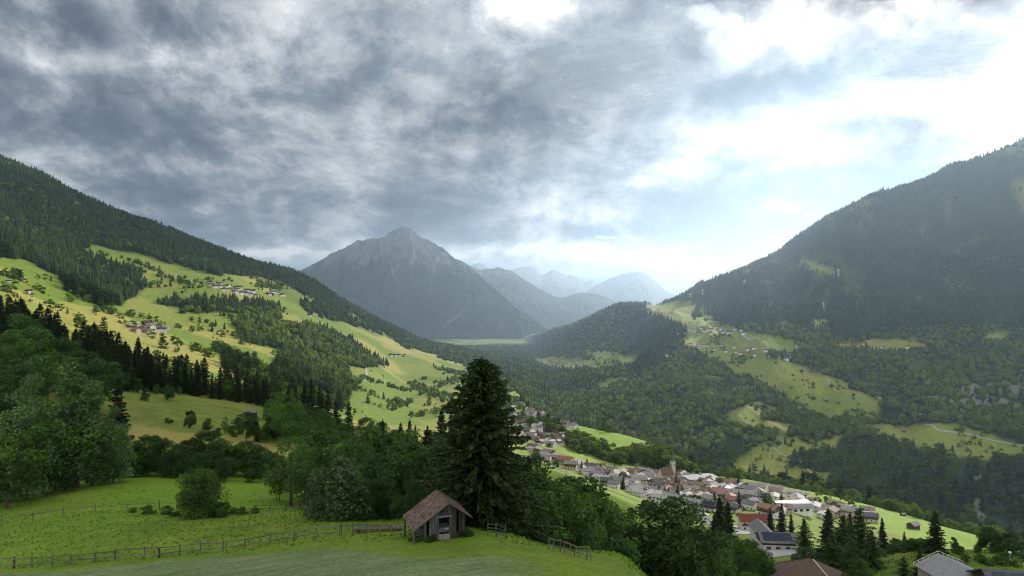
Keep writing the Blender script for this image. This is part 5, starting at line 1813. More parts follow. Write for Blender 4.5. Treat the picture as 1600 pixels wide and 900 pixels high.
# planks lying by the fence
pk = empty('plank_pile', tuple(onp(590, 832, 55) + np.array([0, .8, .12])), R(3))
tag(pk, 'long grey planks lying in the grass before the short fence', 'planks')
for k in range(4):
    MB().box(-2.6 + .2 * k, 2.3 + .1 * k, -.5 + .27 * k, -.27 + .27 * k, .06 * (k % 2), .06 * (k % 2) + .05).build('plank', RAILWOOD if k % 2 else REDPOST, pk)
MB().box(-2.2, -2.05, -.5, .6, -.3, -.004).build('bearer', OLDWOOD, pk); MB().box(1.9, 2.05, -.5, .6, -.3, -.004).build('bearer', OLDWOOD, pk)
lp = ground(627, 838, 55)
pl_ = MB().bar((0, 0, -.1), (.35, .25, 1.35), .05, .17).build('leaning_plank', PALEWOOD)
pl_.location = tuple(lp); tag(pl_, 'pale plank leaning at the fence end beside the barn', 'plank')

# small hay barns
def hut(name, loc, rz, s, label, group=None):
    t = empty(name, tuple(loc), rz)
    t.scale = (s, s, s)
    m = MB(); m.box(-2.4, 2.4, -1.9, 1.9, -.8, 2.3)
    for q in (-1, 1):
        x = q * 2.4; xi = x - q * .2
        m.poly([(x, -1.9, 2.3), (x, 1.9, 2.3), (x, 0, 3.35), (xi, -1.9, 2.3), (xi, 1.9, 2.3), (xi, 0, 3.35)], [(0, 1, 2), (5, 4, 3), (0, 2, 5, 3), (2, 1, 4, 5)])
    m.build('wall', TIMBER, t)
    m = MB()
    m.slab((-2.9, -2.5, 2.12), (2.9, -2.5, 2.12), (2.9, 0, 3.5), (-2.9, 0, 3.5), .12)
    m.slab((2.9, 2.5, 2.12), (-2.9, 2.5, 2.12), (-2.9, .004, 3.5), (2.9, .004, 3.5), .12)
    m.build('roof', ROOF['grey'], t)
    MB().box(-.7, .7, -1.95, -1.88, -.2, 1.7).build('door', OLDWOOD, t)
    return tag(t, label, 'hut', group)


for px, py, ymin, rz, s, lab in ((393, 651, 200, 20, 1.0, 'dark wooden hut on the green rise above the tan field'), (472, 645, 200, -15, .9, 'small hut between the trees behind the green rise'),
                                 (32, 439, 700, 10, 1.2, 'brown hay hut high on the yellow field'), (12, 455, 700, 0, 1.2, 'lower brown hay hut on the yellow field'),
                                 (1427, 826, 480, 30, 1.6, 'grey roofed hut on the near rim of the sunlit meadow'), (1411, 806, 480, 10, .8, 'lower tiny hut on the sunlit terrace meadow'), (1394, 797, 480, 20, .9, 'upper tiny hut on the sunlit terrace meadow'),
                                 (600, 574, 900, 10, 1.1, 'hay hut beside the pale road on the lit slope'), (598, 588, 900, 10, 1.0, 'hay hut below the pale road end on the lit slope'), (580, 580, 900, 10, 1.0, 'dark hut close by the pale road on the lit slope'),
                                 (1268, 581, 1400, 0, 1.4, 'hut on the wide field under the shaded hamlet'), (1262, 617, 1400, 0, 1.2, 'tiny hut in the middle of the wide shaded field'), (1290, 627, 1400, 20, 2.2, 'long barn roof on the wide shaded field'), (1333, 641, 1400, 0, 1.6, 'barn among dark bushes at the field end'),
                                 (1372, 621, 1300, 0, 1.3, 'hut beside the road at the quarry slope'), (1412, 675, 1300, 0, 1.2, 'hut on the bench meadow over the dark wood'), (1180, 735, 1100, 0, 1.2, 'hut on the meadow beneath the bending path'), (1100, 640, 1300, 0, 1.6, 'pale farm roof in the wooded slope')):
    hut('hay_hut', ground(px, py, ymin), R(rz), s, lab)

# ------------------------------------------------------------------ houses
DARKROOF = ROOF['dark']
protos = {}
def proto(key, *a, **k):
    protos[key] = build_house('house', *a, **k)
proto(('grey', 0), 13, 10, 6.2, R(22), ROOF['grey'], PLASTER)
proto(('grey', 1), 11, 9, 5.4, R(25), ROOF['grey'], PLASTER, timber=False, balcony=False)
proto(('grey', 2), 16, 11, 7.5, R(20), ROOF['grey'], PLASTER, timber=False)
proto(('brown', 0), 13, 10.5, 6.4, R(22), ROOF['brown'], PLASTER)
proto(('brown', 1), 11, 9.5, 6.0, R(24), ROOF['brown'], CREAM, timber=False)
proto(('red', 0), 12, 10, 6.2, R(24), ROOF['red'], PLASTER)
proto(('red', 1), 14, 10, 6.5, R(22), ROOF['red'], CREAM, timber=False)
proto(('dark', 0), 12, 10, 6.4, R(22), ROOF['dark'], PLASTER, solar=True)
proto(('dark', 1), 12, 9.5, 6.0, R(25), ROOF['dark'], PLASTER)
proto(('pale', 0), 15, 10, 5.5, R(16), ROOF['pale'], PLASTER, timber=False, balcony=False)
proto(('russet', 0), 13, 10.5, 6.4, R(23), ROOF['russet'], PLASTER)
proto(('russet', 1), 15, 11, 6.8, R(22), ROOF['russet'], CREAM, timber=False)
# light versions for distant hamlets: walls and roof, few openings
far_protos = {}
for key, L, W, wall in (('grey', 12, 10, PLASTER), ('brown', 12, 10, PLASTER), ('red', 12, 10, PLASTER), ('dark', 13, 10, PLASTER), ('pale', 14, 10, PLASTER), ('russet', 12, 10, CREAM)):
    far_protos[key] = build_house('farmhouse', L, W, 6.0, R(23), ROOF[key], wall, windows=False, chimney=False, balcony=False)
used_proto = set()
HOUSES = []


def put_house(p, rz, key, area, farm=False, s=1.0, label=None):
    src = far_protos[key] if farm else protos[key]
    if id(src) in used_proto:
        o = copy_tree(src)
    else:
        used_proto.add(id(src)); o = src
    o.location = tuple(p); o.rotation_euler = (0, 0, rz); o.scale = (s, s, s)
    for k in ('label', 'group', 'category'):
        if k in o: del o[k]
    o['category'] = 'house'
    if label: o['label'] = label
    HOUSES.append([o, (key if farm else key[0]), area, np.array(p)])
    return o


TAKEN = []


def free(p, d):
    return all((p[0] - q[0]) ** 2 + (p[1] - q[1]) ** 2 > ((d + q[2]) / 2) ** 2 for q in TAKEN)


def take(p, d): TAKEN.append((p[0], p[1], d))


# --- single buildings of the village
cp_ = ground(1043, 752, 600)
CH = empty('church', tuple(cp_), R(28))
CH.scale = (.85, .85, .95)
tag(CH, 'cream church with a tall slender spire in the middle of the village', 'church')
SPIRE = mat_simple('spire_copper', (.05, .055, .055), (.10, .105, .10), .6, .6, .1)
MB().box(-13, 6, -6, 6, -5, 9).poly([(-13, -6, 9), (-13, 6, 9), (-13, 0, 16.8), (-12.6, -6, 9), (-12.6, 6, 9), (-12.6, 0, 16.8)], [(2, 1, 0), (3, 4, 5), (0, 3, 5, 2), (1, 2, 5, 4)]).build('nave', CREAM, CH)
m = MB(); m.slab((-13.6, -6.6, 8.6), (6.5, -6.6, 8.6), (6.5, 0, 17.2), (-13.6, 0, 17.2), .25); m.slab((6.5, 6.6, 8.6), (-13.6, 6.6, 8.6), (-13.6, .004, 17.2), (6.5, .004, 17.2), .25)
m.poly([(6.503, -6, 8.9), (6.503, 6, 8.9), (6.503, 0, 16.9), (6.2, -6, 8.9), (6.2, 6, 8.9), (6.2, 0, 16.9)], [(0, 1, 2), (5, 4, 3), (0, 2, 5, 3), (2, 1, 4, 5), (0, 3, 4, 1)])
m.build('nave_roof', ROOF['brown'], CH)
for i in range(4):
    MB().box(-10.5 + 4 * i, -9.3 + 4 * i, -6.06, -5.95, 2.5, 7).build('window', PANE, CH)
MB().box(6.9, 11.9, -2.5, 2.5, -5, 23).box(6.7, 12.1, -2.7, 2.7, 22.6, 23.3).build('tower', CREAM, CH)
m = MB()
b = [(6.8, -2.6, 23.303), (12.0, -2.6, 23.303), (12.0, 2.6, 23.303), (6.8, 2.6, 23.303)]
c8 = [(9.4 + 1.35 * math.cos(a), 1.35 * math.sin(a), 28.5) for a in (-2.356, -.785, .785, 2.356)]
m.poly(b + c8 + [(9.4, 0, 42)], [(0, 1, 5, 4), (1, 2, 6, 5), (2, 3, 7, 6), (3, 0, 4, 7), (4, 5, 8), (5, 6, 8), (6, 7, 8), (7, 4, 8), (3, 2, 1, 0)])
m.build('spire', SPIRE, CH)
MB().bar((9.4, 0, 41.8), (9.4, 0, 44), .2).bar((8.8, 0, 43.2), (10, 0, 43.2), .2).build('cross', METAL, CH)
for q in ((9.4, -2.53, 0), (6.87, 0, 1)):
    if q[2] == 0: MB().box(8.7, 10.1, -2.56, -2.45, 17.5, 20.5).build('belfry_opening', PANE, CH)
    else: MB().box(6.84, 6.95, -.7, .7, 17.5, 20.5).build('belfry_opening', PANE, CH)
take(cp_, 32)
# steep gabled hall beside the church, flat hall, barrel hall
hp = ground(1066, 752, 600)
h1 = build_house('parish_hall', 16, 12, 6, R(40), ROOF['grey'], CREAM, timber=False, balcony=False); h1.location = tuple(hp); h1.rotation_euler = (0, 0, R(60))
tag(h1, 'steep gabled cream hall next to the church tower', 'hall'); take(hp, 20)
fp = ground(1092, 754, 600)
fh = empty('school_hall', tuple(fp), R(20))
tag(fh, 'wide low hall with pale flat roof beyond the church', 'hall')
MB().box(-17, 17, -9, 9, -4, 6).build('wall', CONCRETE, fh)
MB().slab((-18, -10, 6.3), (18, -10, 6.3), (18, .0, 7.6), (-18, 0, 7.6), .3).slab((18, 10, 6.3), (-18, 10, 6.3), (-18, .004, 7.6), (18, .004, 7.6), .3).build('roof', ROOF['pale'], fh)
MB().box(-15, 15, -9.06, -8.95, 2.2, 4.6).build('window', PANE, fh)
MB().box(3, 5, 2, 4, 7.0, 9.0).build('roof_vent', METAL, fh)
take(fp, 38)
kp = ground(1236, 797, 430)
bh = empty('barrel_hall', tuple(kp), R(8))
tag(bh, 'long hall with rounded pale metal roof behind the dark spruces', 'hall')
th = np.linspace(0, math.pi, 13)
MB().box(-14, 14, -7.5, 7.5, -3, 3.2).build('wall', PLASTER, bh)
pts = [(x, 8 * math.cos(a) * -1, 3.2 + 4.2 * math.sin(a)) for x in (-14.4, 14.4) for a in th]
MB().poly(pts, [(i, i + 1, 14 + i, 13 + i) for i in range(12)] + [tuple(range(12, -1, -1)), tuple(range(13, 26))]).build('barrel_roof', METAL, bh)
for i in range(5): MB().box(-12 + 5 * i, -9 + 5 * i, -7.56, -7.45, .8, 2.6).build('window', PANE, bh)
take(kp, 30)
# red roofed farmhouse
rp = ground(1176, 827, 380)
h2 = build_house('farmhouse', 15.5, 10, 6.2, R(30), ROOF['red'], PLASTER, timber=False, balcony=True, over=.8)
h2.location = tuple(rp); h2.rotation_euler = (0, 0, R(-6)); h2.scale = (1, 1, 1)
tag(h2, 'white farmhouse with bright red roof and dark balcony above the solar barn', 'house'); take(rp, 20)
# solar barn
sp_ = ground(1213, 857, 280)
SB = empty('solar_barn', tuple(sp_), R(-5))
tag(SB, 'long grey roofed barn with a broad solar array and white lower wall', 'barn')
MB().box(-8, 8, -5, 6, -3, 3.2).build('wall', PLASTER, SB)
MB().box(-8.05, 8.05, -5.05, 6.05, 3.203, 5.2).build('timber_storey', TIMBER, SB)
m = MB(); m.slab((-9, -6.4, 4.6), (9.4, -6.4, 4.6), (9.4, .5, 7.9), (-9, .5, 7.9), .25); m.slab((9.4, 7.2, 5.0), (-9, 7.2, 5.0), (-9, .504, 7.9), (9.4, .504, 7.9), .25)
rb = m.build('roof', ROOF['grey'], SB)
m = MB()
for i in range(8):
    for j in range(3):
        x0_, x1_ = -7.2 + 1.75 * i, -7.2 + 1.75 * i + 1.68
        q0, q1 = .22 + .25 * j, .22 + .25 * j + .235
        f_ = lambda x, q: (x, -6.4 + 6.9 * q - .06, 4.6 + 3.3 * q + .14)
        m.slab(f_(x0_, q0), f_(x1_, q0), f_(x1_, q1), f_(x0_, q1), .06)
m.build('solar_panel', PANEL, rb)
MB().bar((-7.3, .25, 7.98), (6.9, .25, 7.98), .3, .12).build('ridge_sheet', METAL, rb)
wing = MB(); wing.box(-7.5, .5, 6.05, 22, -3, 5.2); wing.build('wing_wall', PLASTER, SB)
m = MB(); m.slab((-8.3, 4.5, 5.0), (-3.5, 1.6, 8.3), (-3.5, 22.8, 8.3), (-8.3, 22.8, 5.0), .25); m.slab((-3.496, 1.6, 8.3), (1.3, 4.5, 5.0), (1.3, 22.8, 5.0), (-3.496, 22.8, 8.3), .25)
m.build('wing_roof', ROOF['grey'], SB)
for x in (-5, -.5, 4.2): MB().box(x - 1.1, x + 1.1, -5.12, -5.0, .0, 2.5).build('barn_door', TIMBER, SB)
MB().box(5.5, 9.5, -9.8, -9.5, -1.5, 1.5).build('yard_wall', PLASTER, SB)
take(sp_, 24)
yard = []
def sheet(name, corners_px, mat, lift=.12, n=10, ymin=250, label=None):
    """a paved patch draped on the ground between four corner points"""
    c = [ground(px, py, ymin)[:2] for px, py in corners_px]
    u, v = np.meshgrid(np.linspace(0, 1, n), np.linspace(0, 1, n))
    x = (c[0][0] * (1 - u) + c[1][0] * u) * (1 - v) + (c[3][0] * (1 - u) + c[2][0] * u) * v
    y = (c[0][1] * (1 - u) + c[1][1] * u) * (1 - v) + (c[3][1] * (1 - u) + c[2][1] * u) * v
    z = height(x, y) + lift
    me = np_mesh(name, np.stack([x, y, z], -1).reshape(-1, 3), grid_faces(n, n), mat, smooth=True)
    return tag(link(name, me), kind='structure')
sheet('yard_pavement', [(1196, 872), (1246, 866), (1250, 848), (1200, 852)], CONCRETE, .15)
sheet('parking_pavement', [(1082, 800), (1118, 830), (1135, 826), (1092, 792)], ASPHALT, .25, ymin=380)
sheet('courtyard_pavement', [(1150, 835), (1200, 836), (1200, 822), (1145, 822)], CONCRETE, .2, ymin=380)
# nearest roofs at the picture foot
np1 = at(1266, 156, 890)
zt_ = float(ray(1262, 873)[2] / ray(1262, 873)[1] * 156)
BH = empty('brown_house', (np1[0], np1[1], zt_ - 9.2), R(-32))
tag(BH, 'brown hip roofed house cut by the lower picture edge', 'house')
MB().box(-8, 8, -7, 7, -6, 4.2).build('wall', PLASTER, BH)
e = [(-9, -8, 4.0), (9, -8, 4.0), (9, 8, 4.0), (-9, 8, 4.0)]
r0, r1 = (-.6, 0, 9.2), (.6, 0, 9.2)
MB().poly(e + [r0, r1] + [(x, y, z - .25) for x, y, z in e], [(0, 1, 5, 4), (1, 2, 5), (2, 3, 4, 5), (3, 0, 4), (0, 6, 7, 1), (1, 7, 8, 2), (2, 8, 9, 3), (3, 9, 6, 0), (9, 8, 7, 6)]).build('roof', ROOF['brown'], BH)
for q in e: MB().bar(r0 if q[0] < 0 else r1, (q[0], q[1], q[2] + .05), .22, .12).build('ridge_cap', STONE if q == e[1] else ROOF['brown'], BH)
for x in (-5, -1.5, 2, 5.5): MB().box(x - .6, x + .6, -7.06, -6.95, 1.2, 2.7).build('window', PANE, BH)
take(np1, 22)
np2 = at(1497, 128, 890)
GH = empty('grey_house', (np2[0], np2[1], float(ray(1490, 880)[2] / ray(1490, 880)[1] * 128 - 7.2)), R(4))
tag(GH, 'grey gable house with a pale snow guard railing, at the lower edge', 'house')
MB().box(-4.4, 4.4, -4, 5, -4, 5.2).poly([(-4.4, -4, 5.2), (4.4, -4, 5.2), (0, -4, 6.95), (-4.4, -3.7, 5.2), (4.4, -3.7, 5.2), (0, -3.7, 6.95)], [(0, 1, 2), (5, 4, 3), (0, 2, 5, 3), (2, 1, 4, 5)]).build('wall', mat_plaster('plaster_grey', (.30, .28, .25)), GH)
m = MB(); m.slab((-5.0, -4.6, 5.1), (0, -4.6, 7.15), (0, 5.5, 7.15), (-5.0, 5.5, 5.1), .2); m.slab((.004, -4.6, 7.15), (5.0, -4.6, 5.1), (5.0, 5.5, 5.1), (.004, 5.5, 7.15), .2)
grf = m.build('roof', ROOF['pale'], GH)
m = MB()
for k in range(11):
    q = -1 + k / 5; zz = 7.15 - abs(q) * 2.05
    m.bar((q * 5, 5.3, zz), (q * 5, 5.3, zz + .5), .05)
m.bar((-5, 5.3, 5.55), (0, 5.3, 7.62), .05).bar((0, 5.3, 7.62), (5, 5.3, 5.55), .05)
m.build('guard_rail', FRAMEW, grf)
take(np2, 16)
np3 = at(1592, 118, 893)
b3 = build_house('solar_house', 10, 9, 5, R(24), ROOF['dark'], PLASTER, solar=True, balcony=False)
b3.location = (np3[0], np3[1], float(ray(1580, 892)[2] / ray(1580, 892)[1] * 118 - 7.2)); b3.rotation_euler = (0, 0, R(-10))
tag(b3, 'dark solar roofed house in the lower corner of the view', 'house'); take(np3, 14)
mp = at(1578, 172, 870)
mast = empty('lamp_mast', tuple(mp))
tag(mast, 'small white lamp mast on a box before the two round knoll trees', 'mast')
MB().box(-.5, .5, -.4, .4, -.2, .7).build('base', FRAMEW, mast); MB().bar((0, 0, .703), (0, 0, 2.6), .12).build('pole', METAL, mast); MB().box(-.22, .22, -.22, .22, 2.603, 2.95).build('lamp_head', FRAMEW, mast)
for px, py, rz, c, lab in ((1103, 806, 30, 'w', 'white car parked on the grey village lot'), (1107, 801, 30, 'g', 'dark car next to the white one on the village lot'), (1098, 798, 30, 's', 'silver car at the upper end of the village lot')):
    pm = {'w': FRAMEW, 'g': mat_simple('dark_paint', (.02, .025, .03), (.03, .035, .04), 1, .3, 0, spec=.5), 's': CARW}[c]
    p = ground(px, py, 380); car('parked_car', pm, (p[0], p[1], p[2] + .28), R(rz), lab)


# --- roads
def road(name, px_pts, width, mat, ymin, lift=.25, n=60, ymax=1e9):
    pts = np.array([ground(px, py, ymin, ymax)[:2] for px, py in px_pts])
    cum = np.concatenate([[0], np.cumsum(np.linalg.norm(np.diff(pts, axis=0), axis=1))])
    s = np.linspace(0, cum[-1], n)
    x = pchip1(cum, pts[:, 0], s); y = pchip1(cum, pts[:, 1], s)
    dx, dy = np.gradient(x), np.gradient(y)
    L = np.hypot(dx, dy); nx, ny = -dy / L, dx / L
    rows = []
    for q in (-.5, -.17, .17, .5):
        xx, yy = x + nx * q * width, y + ny * q * width
        rows.append(np.stack([xx, yy, height(xx, yy) + lift], -1))
    v = np.stack(rows, 0)
    me = np_mesh(name, v.reshape(-1, 3), grid_faces(4, n)[:, ::-1], mat, smooth=True)
    # kerbs keep the edge readable
    return tag(link(name, me), kind='structure')


GRAVEL = mat_simple('gravel', (.20, .195, .18), (.30, .29, .27), .4, .95, .2, coord='Object')
road('village_road', [(826, 716), (850, 723), (880, 737), (920, 752), (960, 769), (1000, 784), (1030, 795)], 6.5, ASPHALT, 330)
road('valley_road', [(842, 690), (836, 672), (845, 658), (848, 645), (840, 632)], 16, CONCRETE, 800, .5)
road('hill_road', [(572, 574), (573, 584), (570, 596)], 5, GRAVEL, 900, .5)
road('slope_path', [(1208, 698), (1216, 706), (1232, 714), (1248, 720), (1256, 726), (1262, 734), (1280, 745)], 4.5, GRAVEL, 1100, .4)
road('lower_path', [(1205, 748), (1225, 746), (1250, 752)], 4.5, GRAVEL, 1000, .4)
road('bench_road', [(1445, 663), (1465, 672), (1510, 678), (1560, 690), (1600, 697)], 5, GRAVEL, 1250, .5)
road('field_path', [(1294, 592), (1296, 600), (1310, 612)], 5, GRAVEL, 1400, .5)
road('hamlet_road', [(1160, 522), (1172, 530), (1200, 536)], 6, GRAVEL, 1600, .5)
road('railroad_cut', [(1335, 600), (1360, 615), (1400, 632), (1440, 648)], 8, CONCRETE, 1300, .6)

# --- the village, house by house
REG = [
    ('the village middle', [(985, 742), (1035, 742), (1090, 752), (1150, 760), (1180, 772), (1170, 800), (1120, 800), (1080, 795), (1040, 788), (990, 774)], 140, (12, 15.5), 420, False),
    ('the street above the meadow', [(818, 700), (845, 706), (880, 720), (930, 735), (990, 745), (992, 772), (960, 764), (920, 744), (885, 730), (840, 714)], 110, (12, 15.5), 480, False),
    ('the sunny village end', [(1150, 760), (1210, 768), (1260, 782), (1320, 795), (1370, 806), (1360, 822), (1320, 815), (1260, 808), (1200, 806), (1180, 790)], 64, (14, 20), 420, False),
    ('the upper village', [(800, 648), (835, 640), (895, 656), (900, 668), (880, 690), (860, 700), (815, 690), (800, 670)], 80, (15, 21), 700, False),
    ('the valley head', [(800, 622), (850, 620), (860, 640), (830, 648), (800, 645)], 16, (22, 34), 1200, True),
    ('the yellow slope hamlet', [(200, 508), (245, 508), (262, 514), (250, 524), (205, 520)], 15, (15, 20), 700, False),
    ('the high lit hamlet', [(320, 439), (345, 444), (395, 454), (400, 464), (365, 458), (330, 450)], 30, (17, 24), 1200, True),
    ('the little row beyond the high hamlet', [(418, 455), (442, 459), (440, 466), (420, 463)], 7, (20, 25), 1200, True),
    ('the wooded shoulder hamlet', [(480, 488), (520, 493), (515, 499), (484, 497)], 8, (24, 40), 1200, True),
    ('the forest corner cluster', [(608, 552), (640, 555), (636, 563), (612, 560)], 5, (30, 50), 1200, True),
    ('the lower shaded hamlet', [(1078, 538), (1130, 540), (1190, 545), (1245, 556), (1240, 564), (1180, 556), (1120, 550), (1080, 546)], 42, (22, 30), 1500, True),
    ('the upper shaded hamlet', [(1045, 515), (1110, 508), (1170, 515), (1165, 523), (1100, 522), (1050, 524)], 26, (24, 34), 1500, True),
    ('the hilltop farms', [(1010, 482), (1060, 484), (1058, 492), (1012, 490)], 8, (30, 50), 2000, True),
    ('the misty valley side hamlet', [(865, 562), (960, 570), (955, 578), (870, 574)], 20, (30, 50), 1800, True),
    ('the forest clearing farms', [(1350, 538), (1425, 536), (1425, 546), (1352, 546)], 6, (30, 60), 1500, True),
    ('the steep wood farms', [(1040, 552), (1062, 556), (1060, 566), (1042, 562)], 5, (25, 40), 1500, True),
    ('the yellow field farm', [(0, 460), (45, 462), (45, 472), (0, 468)], 5, (16, 22), 850, True),
]
for area, poly, n, (d0, d1), ymin, farm in REG:
    xs = [p[0] for p in poly]; ys = [p[1] for p in poly]
    cnt = tries = 0
    while cnt < n and tries < n * 60:
        tries += 1
        qx, qy = rng.uniform(min(xs), max(xs)), rng.uniform(min(ys), max(ys))
        if not bool(in_poly(np.array([qx]), np.array([qy]), poly)[0]):
            continue
        p = ground(qx, qy, ymin)
        d = rng.uniform(d0, d1)
        if not free(p, d):
            continue
        take(p, d)
        u = rng.random()
        if 'middle' in area or 'street' in area:
            c = 'grey' if u < .44 else 'brown' if u < .64 else 'russet' if u < .74 else 'dark' if u < .87 else 'red' if u < .91 else 'pale'
        elif 'sunny' in area:
            c = 'pale' if u < .28 else 'grey' if u < .55 else 'russet' if u < .78 else 'dark' if u < .88 else 'brown'
        else:
            c = 'grey' if u < .35 else 'brown' if u < .55 else 'pale' if u < .72 else 'russet' if u < .85 else 'dark' if u < .94 else 'red'
        rz = R(-28) + rng.normal() * R(14) + (R(90) if rng.random() < .3 else 0)
        if farm:
            put_house(p, rz, c, area, True, rng.uniform(.75, 1.15) * (.62 if ymin == 850 else 1.0))
        else:
            ks = [k for k in protos if k[0] == c]
            put_house(p, rz, ks[int(rng.integers(len(ks)))], area, False, rng.uniform(.66, 1.0))
        cnt += 1
# hand-placed marks: orange roof by the street, red roofs
for px, py, c, s in ((883, 726, ('red', 1), 1.0), (936, 735, ('red', 0), .9), (1055, 772, ('red', 0), .95), (1128, 778, ('red', 1), 1.0)):
    p = ground(px, py, 450)
    near = [h for h in HOUSES if np.hypot(*(h[3] - p)[:2]) < 13]
    for h in near:
        HOUSES.remove(h)
        for k in list(h[0].children_recursive): bpy.data.objects.remove(k)
        bpy.data.objects.remove(h[0])
    put_house(p, R(-20), c, 'the village middle' if px > 985 else 'the street above the meadow', False, s)
for k, o in list(protos.items()) + list(far_protos.items()):
    if id(o) not in used_proto:
        for ch in list(o.children_recursive): bpy.data.objects.remove(ch)
        bpy.data.objects.remove(o)

# trees between the houses
for area, poly, n, _, ymin, farm in REG[:6]:
    xs = [p[0] for p in poly]; ys = [p[1] for p in poly]
    for i in range(int(n * 1.6)):
        qx, qy = rng.uniform(min(xs), max(xs)), rng.uniform(min(ys) - 3, max(ys) + 3)
        if not bool(in_poly(np.array([qx]), np.array([qy]), poly)[0]): continue
        p = ground(qx, qy, ymin)
        if any((p[0] - q[0]) ** 2 + (p[1] - q[1]) ** 2 < (q[2] * .5 - .2) ** 2 for q in TAKEN): continue
        k = rng.random()
        if k < .62: plant(BROAD, p, rng.uniform(5, 10), None, 'village gardens', wide=1.05)
        elif k < .8: plant(BUSH, p, rng.uniform(2, 4), None, 'village gardens', wide=1.2)
        else: plant(SPRUCE, p, rng.uniform(9, 15), None, 'village gardens', wide=1.25)

# --- power line pylons on the far slope
def pylon(loc, h, rz, label):
    t = empty('power_pylon', tuple(loc), rz)
    b = h * .09
    m = MB()
    for sx in (-1, 1):
        for sy in (-1, 1):
            m.bar((sx * b, sy * b, -3), (sx * .8, sy * .8, h * .62), .55)
            m.bar((sx * .8, sy * .8, h * .62), (0, 0, h), .45)
    for k in range(5):
        z0_, z1_ = h * .62 * k / 5, h * .62 * (k + 1) / 5
        w0, w1 = b + (.8 - b) * k / 5, b + (.8 - b) * (k + 1) / 5
        for s in (-1, 1):
            m.bar((-w0, s * w0, z0_), (w1, s * w1, z1_), .3); m.bar((s * w0, w0, z0_), (s * w1, -w1, z1_), .3)
    m.build('lattice_mast', STEEL, t)
    for z, w in ((.62, .42), (.80, .28)):
        m = MB(); m.bar((-h * w, 0, h * z), (h * w, 0, h * z), .8, .7); m.bar((-h * w, 0, h * z), (0, 0, h * (z + .06)), .4); m.bar((h * w, 0, h * z), (0, 0, h * (z + .06)), .4)
        m.build('cross_arm', STEEL, t)
    return tag(t, label, 'pylon')


STEEL = mat_simple('galvanised_steel', (.34, .35, .36), (.46, .47, .48), .2, .5, 0, spec=.4)
PY = []
for px, py, ymin, h, lab in ((1310, 432, 2300, 38, 'upper lattice pylon on the mountain clearing'), (1287, 486, 2000, 36, 'middle lattice pylon over the small meadow on the mountain side'), (1163, 448, 2500, 34, 'lone lattice pylon under the long ridge'), (1098, 461, 2500, 34, 'lattice pylon near the low end of the ridge, seen against forest'), (1079, 466, 2600, 30, 'smallest lattice pylon on the ridge line above the hilltop farms'), (1245, 553, 1700, 28, 'lattice pylon at the end of the shaded hamlet')):
    p = ground(px, py, ymin); PY.append((p, h)); pylon(p, h, R(25), lab)
def wires(i, j, label):
    (a, h0), (b, h1) = PY[i], PY[j]
    o = empty('power_line', tuple(a)); tag(o, label, 'power line')
    for s in (-1, 1):
        for z, w in ((.62, .42), (.80, .28)):
            off0 = np.array([math.cos(R(25)) * s * h0 * w, math.sin(R(25)) * s * h0 * w, h0 * z])
            off1 = np.array([math.cos(R(25)) * s * h1 * w, math.sin(R(25)) * s * h1 * w, h1 * z])
            q = np.linspace(0, 1, 15)[:, None]
            pts = (a + off0) * (1 - q) + (b + off1) * q - a
            pts[:, 2] -= (4 * q[:, 0] * (1 - q[:, 0])) * 14
            v, f = tube(pts, np.full(15, .07), 4)
            link('wire', np_mesh('wire', v, f, STEEL), o)
wires(0, 1, 'power line sagging between the upper and middle pylon')
wires(1, 5, 'power line running down from the middle pylon to the shaded hamlet')

# ------------------------------------------------------------------ meadow grass of the near slopes
def grass(name, n, y0, y1, label, seed, hmin, hmax, keep):
    r = np.random.default_rng(seed)
    y = np.sqrt(r.uniform(y0 ** 2, y1 ** 2, n)) if False else r.uniform(y0, y1, n)
    a = r.uniform(-.80, .80, n)
    x = a * y
    z = height(x, y)
    px, py = to_px(x, y, z)
    m = visible(x, y, z + .8, .003) & keep(px, py, x, y)
    x, y, z = x[m], y[m], z[m]
    k = len(x)
    patch = fbm(x / 3.0, y / 3.0, seed, 3)
    h = r.uniform(hmin, hmax, k) * (1 + .7 * patch)
    w = h * r.uniform(.5, .9, k)
    an = r.uniform(0, 6.283, k)
    V = []
    for q in range(2):
        c, s = np.cos(an + q * 1.57) * w, np.sin(an + q * 1.57) * w
        lx, ly = r.normal(size=k) * h * .3, r.normal(size=k) * h * .3
        V.append(np.stack([np.stack([x - c, y - s, z - .03], -1), np.stack([x + c, y + s, z - .03], -1), np.stack([x + c * .6 + lx, y + s * .6 + ly, z + h], -1), np.stack([x - c * .6 + lx, y - s * .6 + ly, z + h * r.uniform(.6, 1, k)], -1)], 1).reshape(-1, 3))
    v = np.concatenate(V)
    f = np.arange(len(v)).reshape(-1, 4)
    t = np.clip(.5 + .5 * patch + r.normal(size=k) * .2, 0, 1)
    me = np_mesh(name, v, f, GRASS, attrs={'tint': np.tile(np.repeat(t, 4), 2)})
    return tag(link(name, me), label, 'grass', kind='stuff')


GRASS = mat_leaf('grass_blade', (.115, .205, .024), (.185, .285, .042), .5, 0.0, .05, .9)
def keep_long(px, py, x, y):
    brow = np.interp(x / y, AG, LINE_Y[1])
    return (y > brow - 1.0) & ((px < 720) | (px > 780)) & (rng.random(len(px)) < np.where(y > 104, .25, 1.0))
grass('grass', 24000, 60, 125, 'tufts of taller meadow grass beyond the front fence', 5, .07, .17, keep_long)
def keep_knoll(px, py, x, y):
    return (px > 1330) & (rng.random(len(px)) < .8)
grass('grass', 26000, 150, 225, 'rough grass of the lower knoll', 7, .12, .3, keep_knoll)

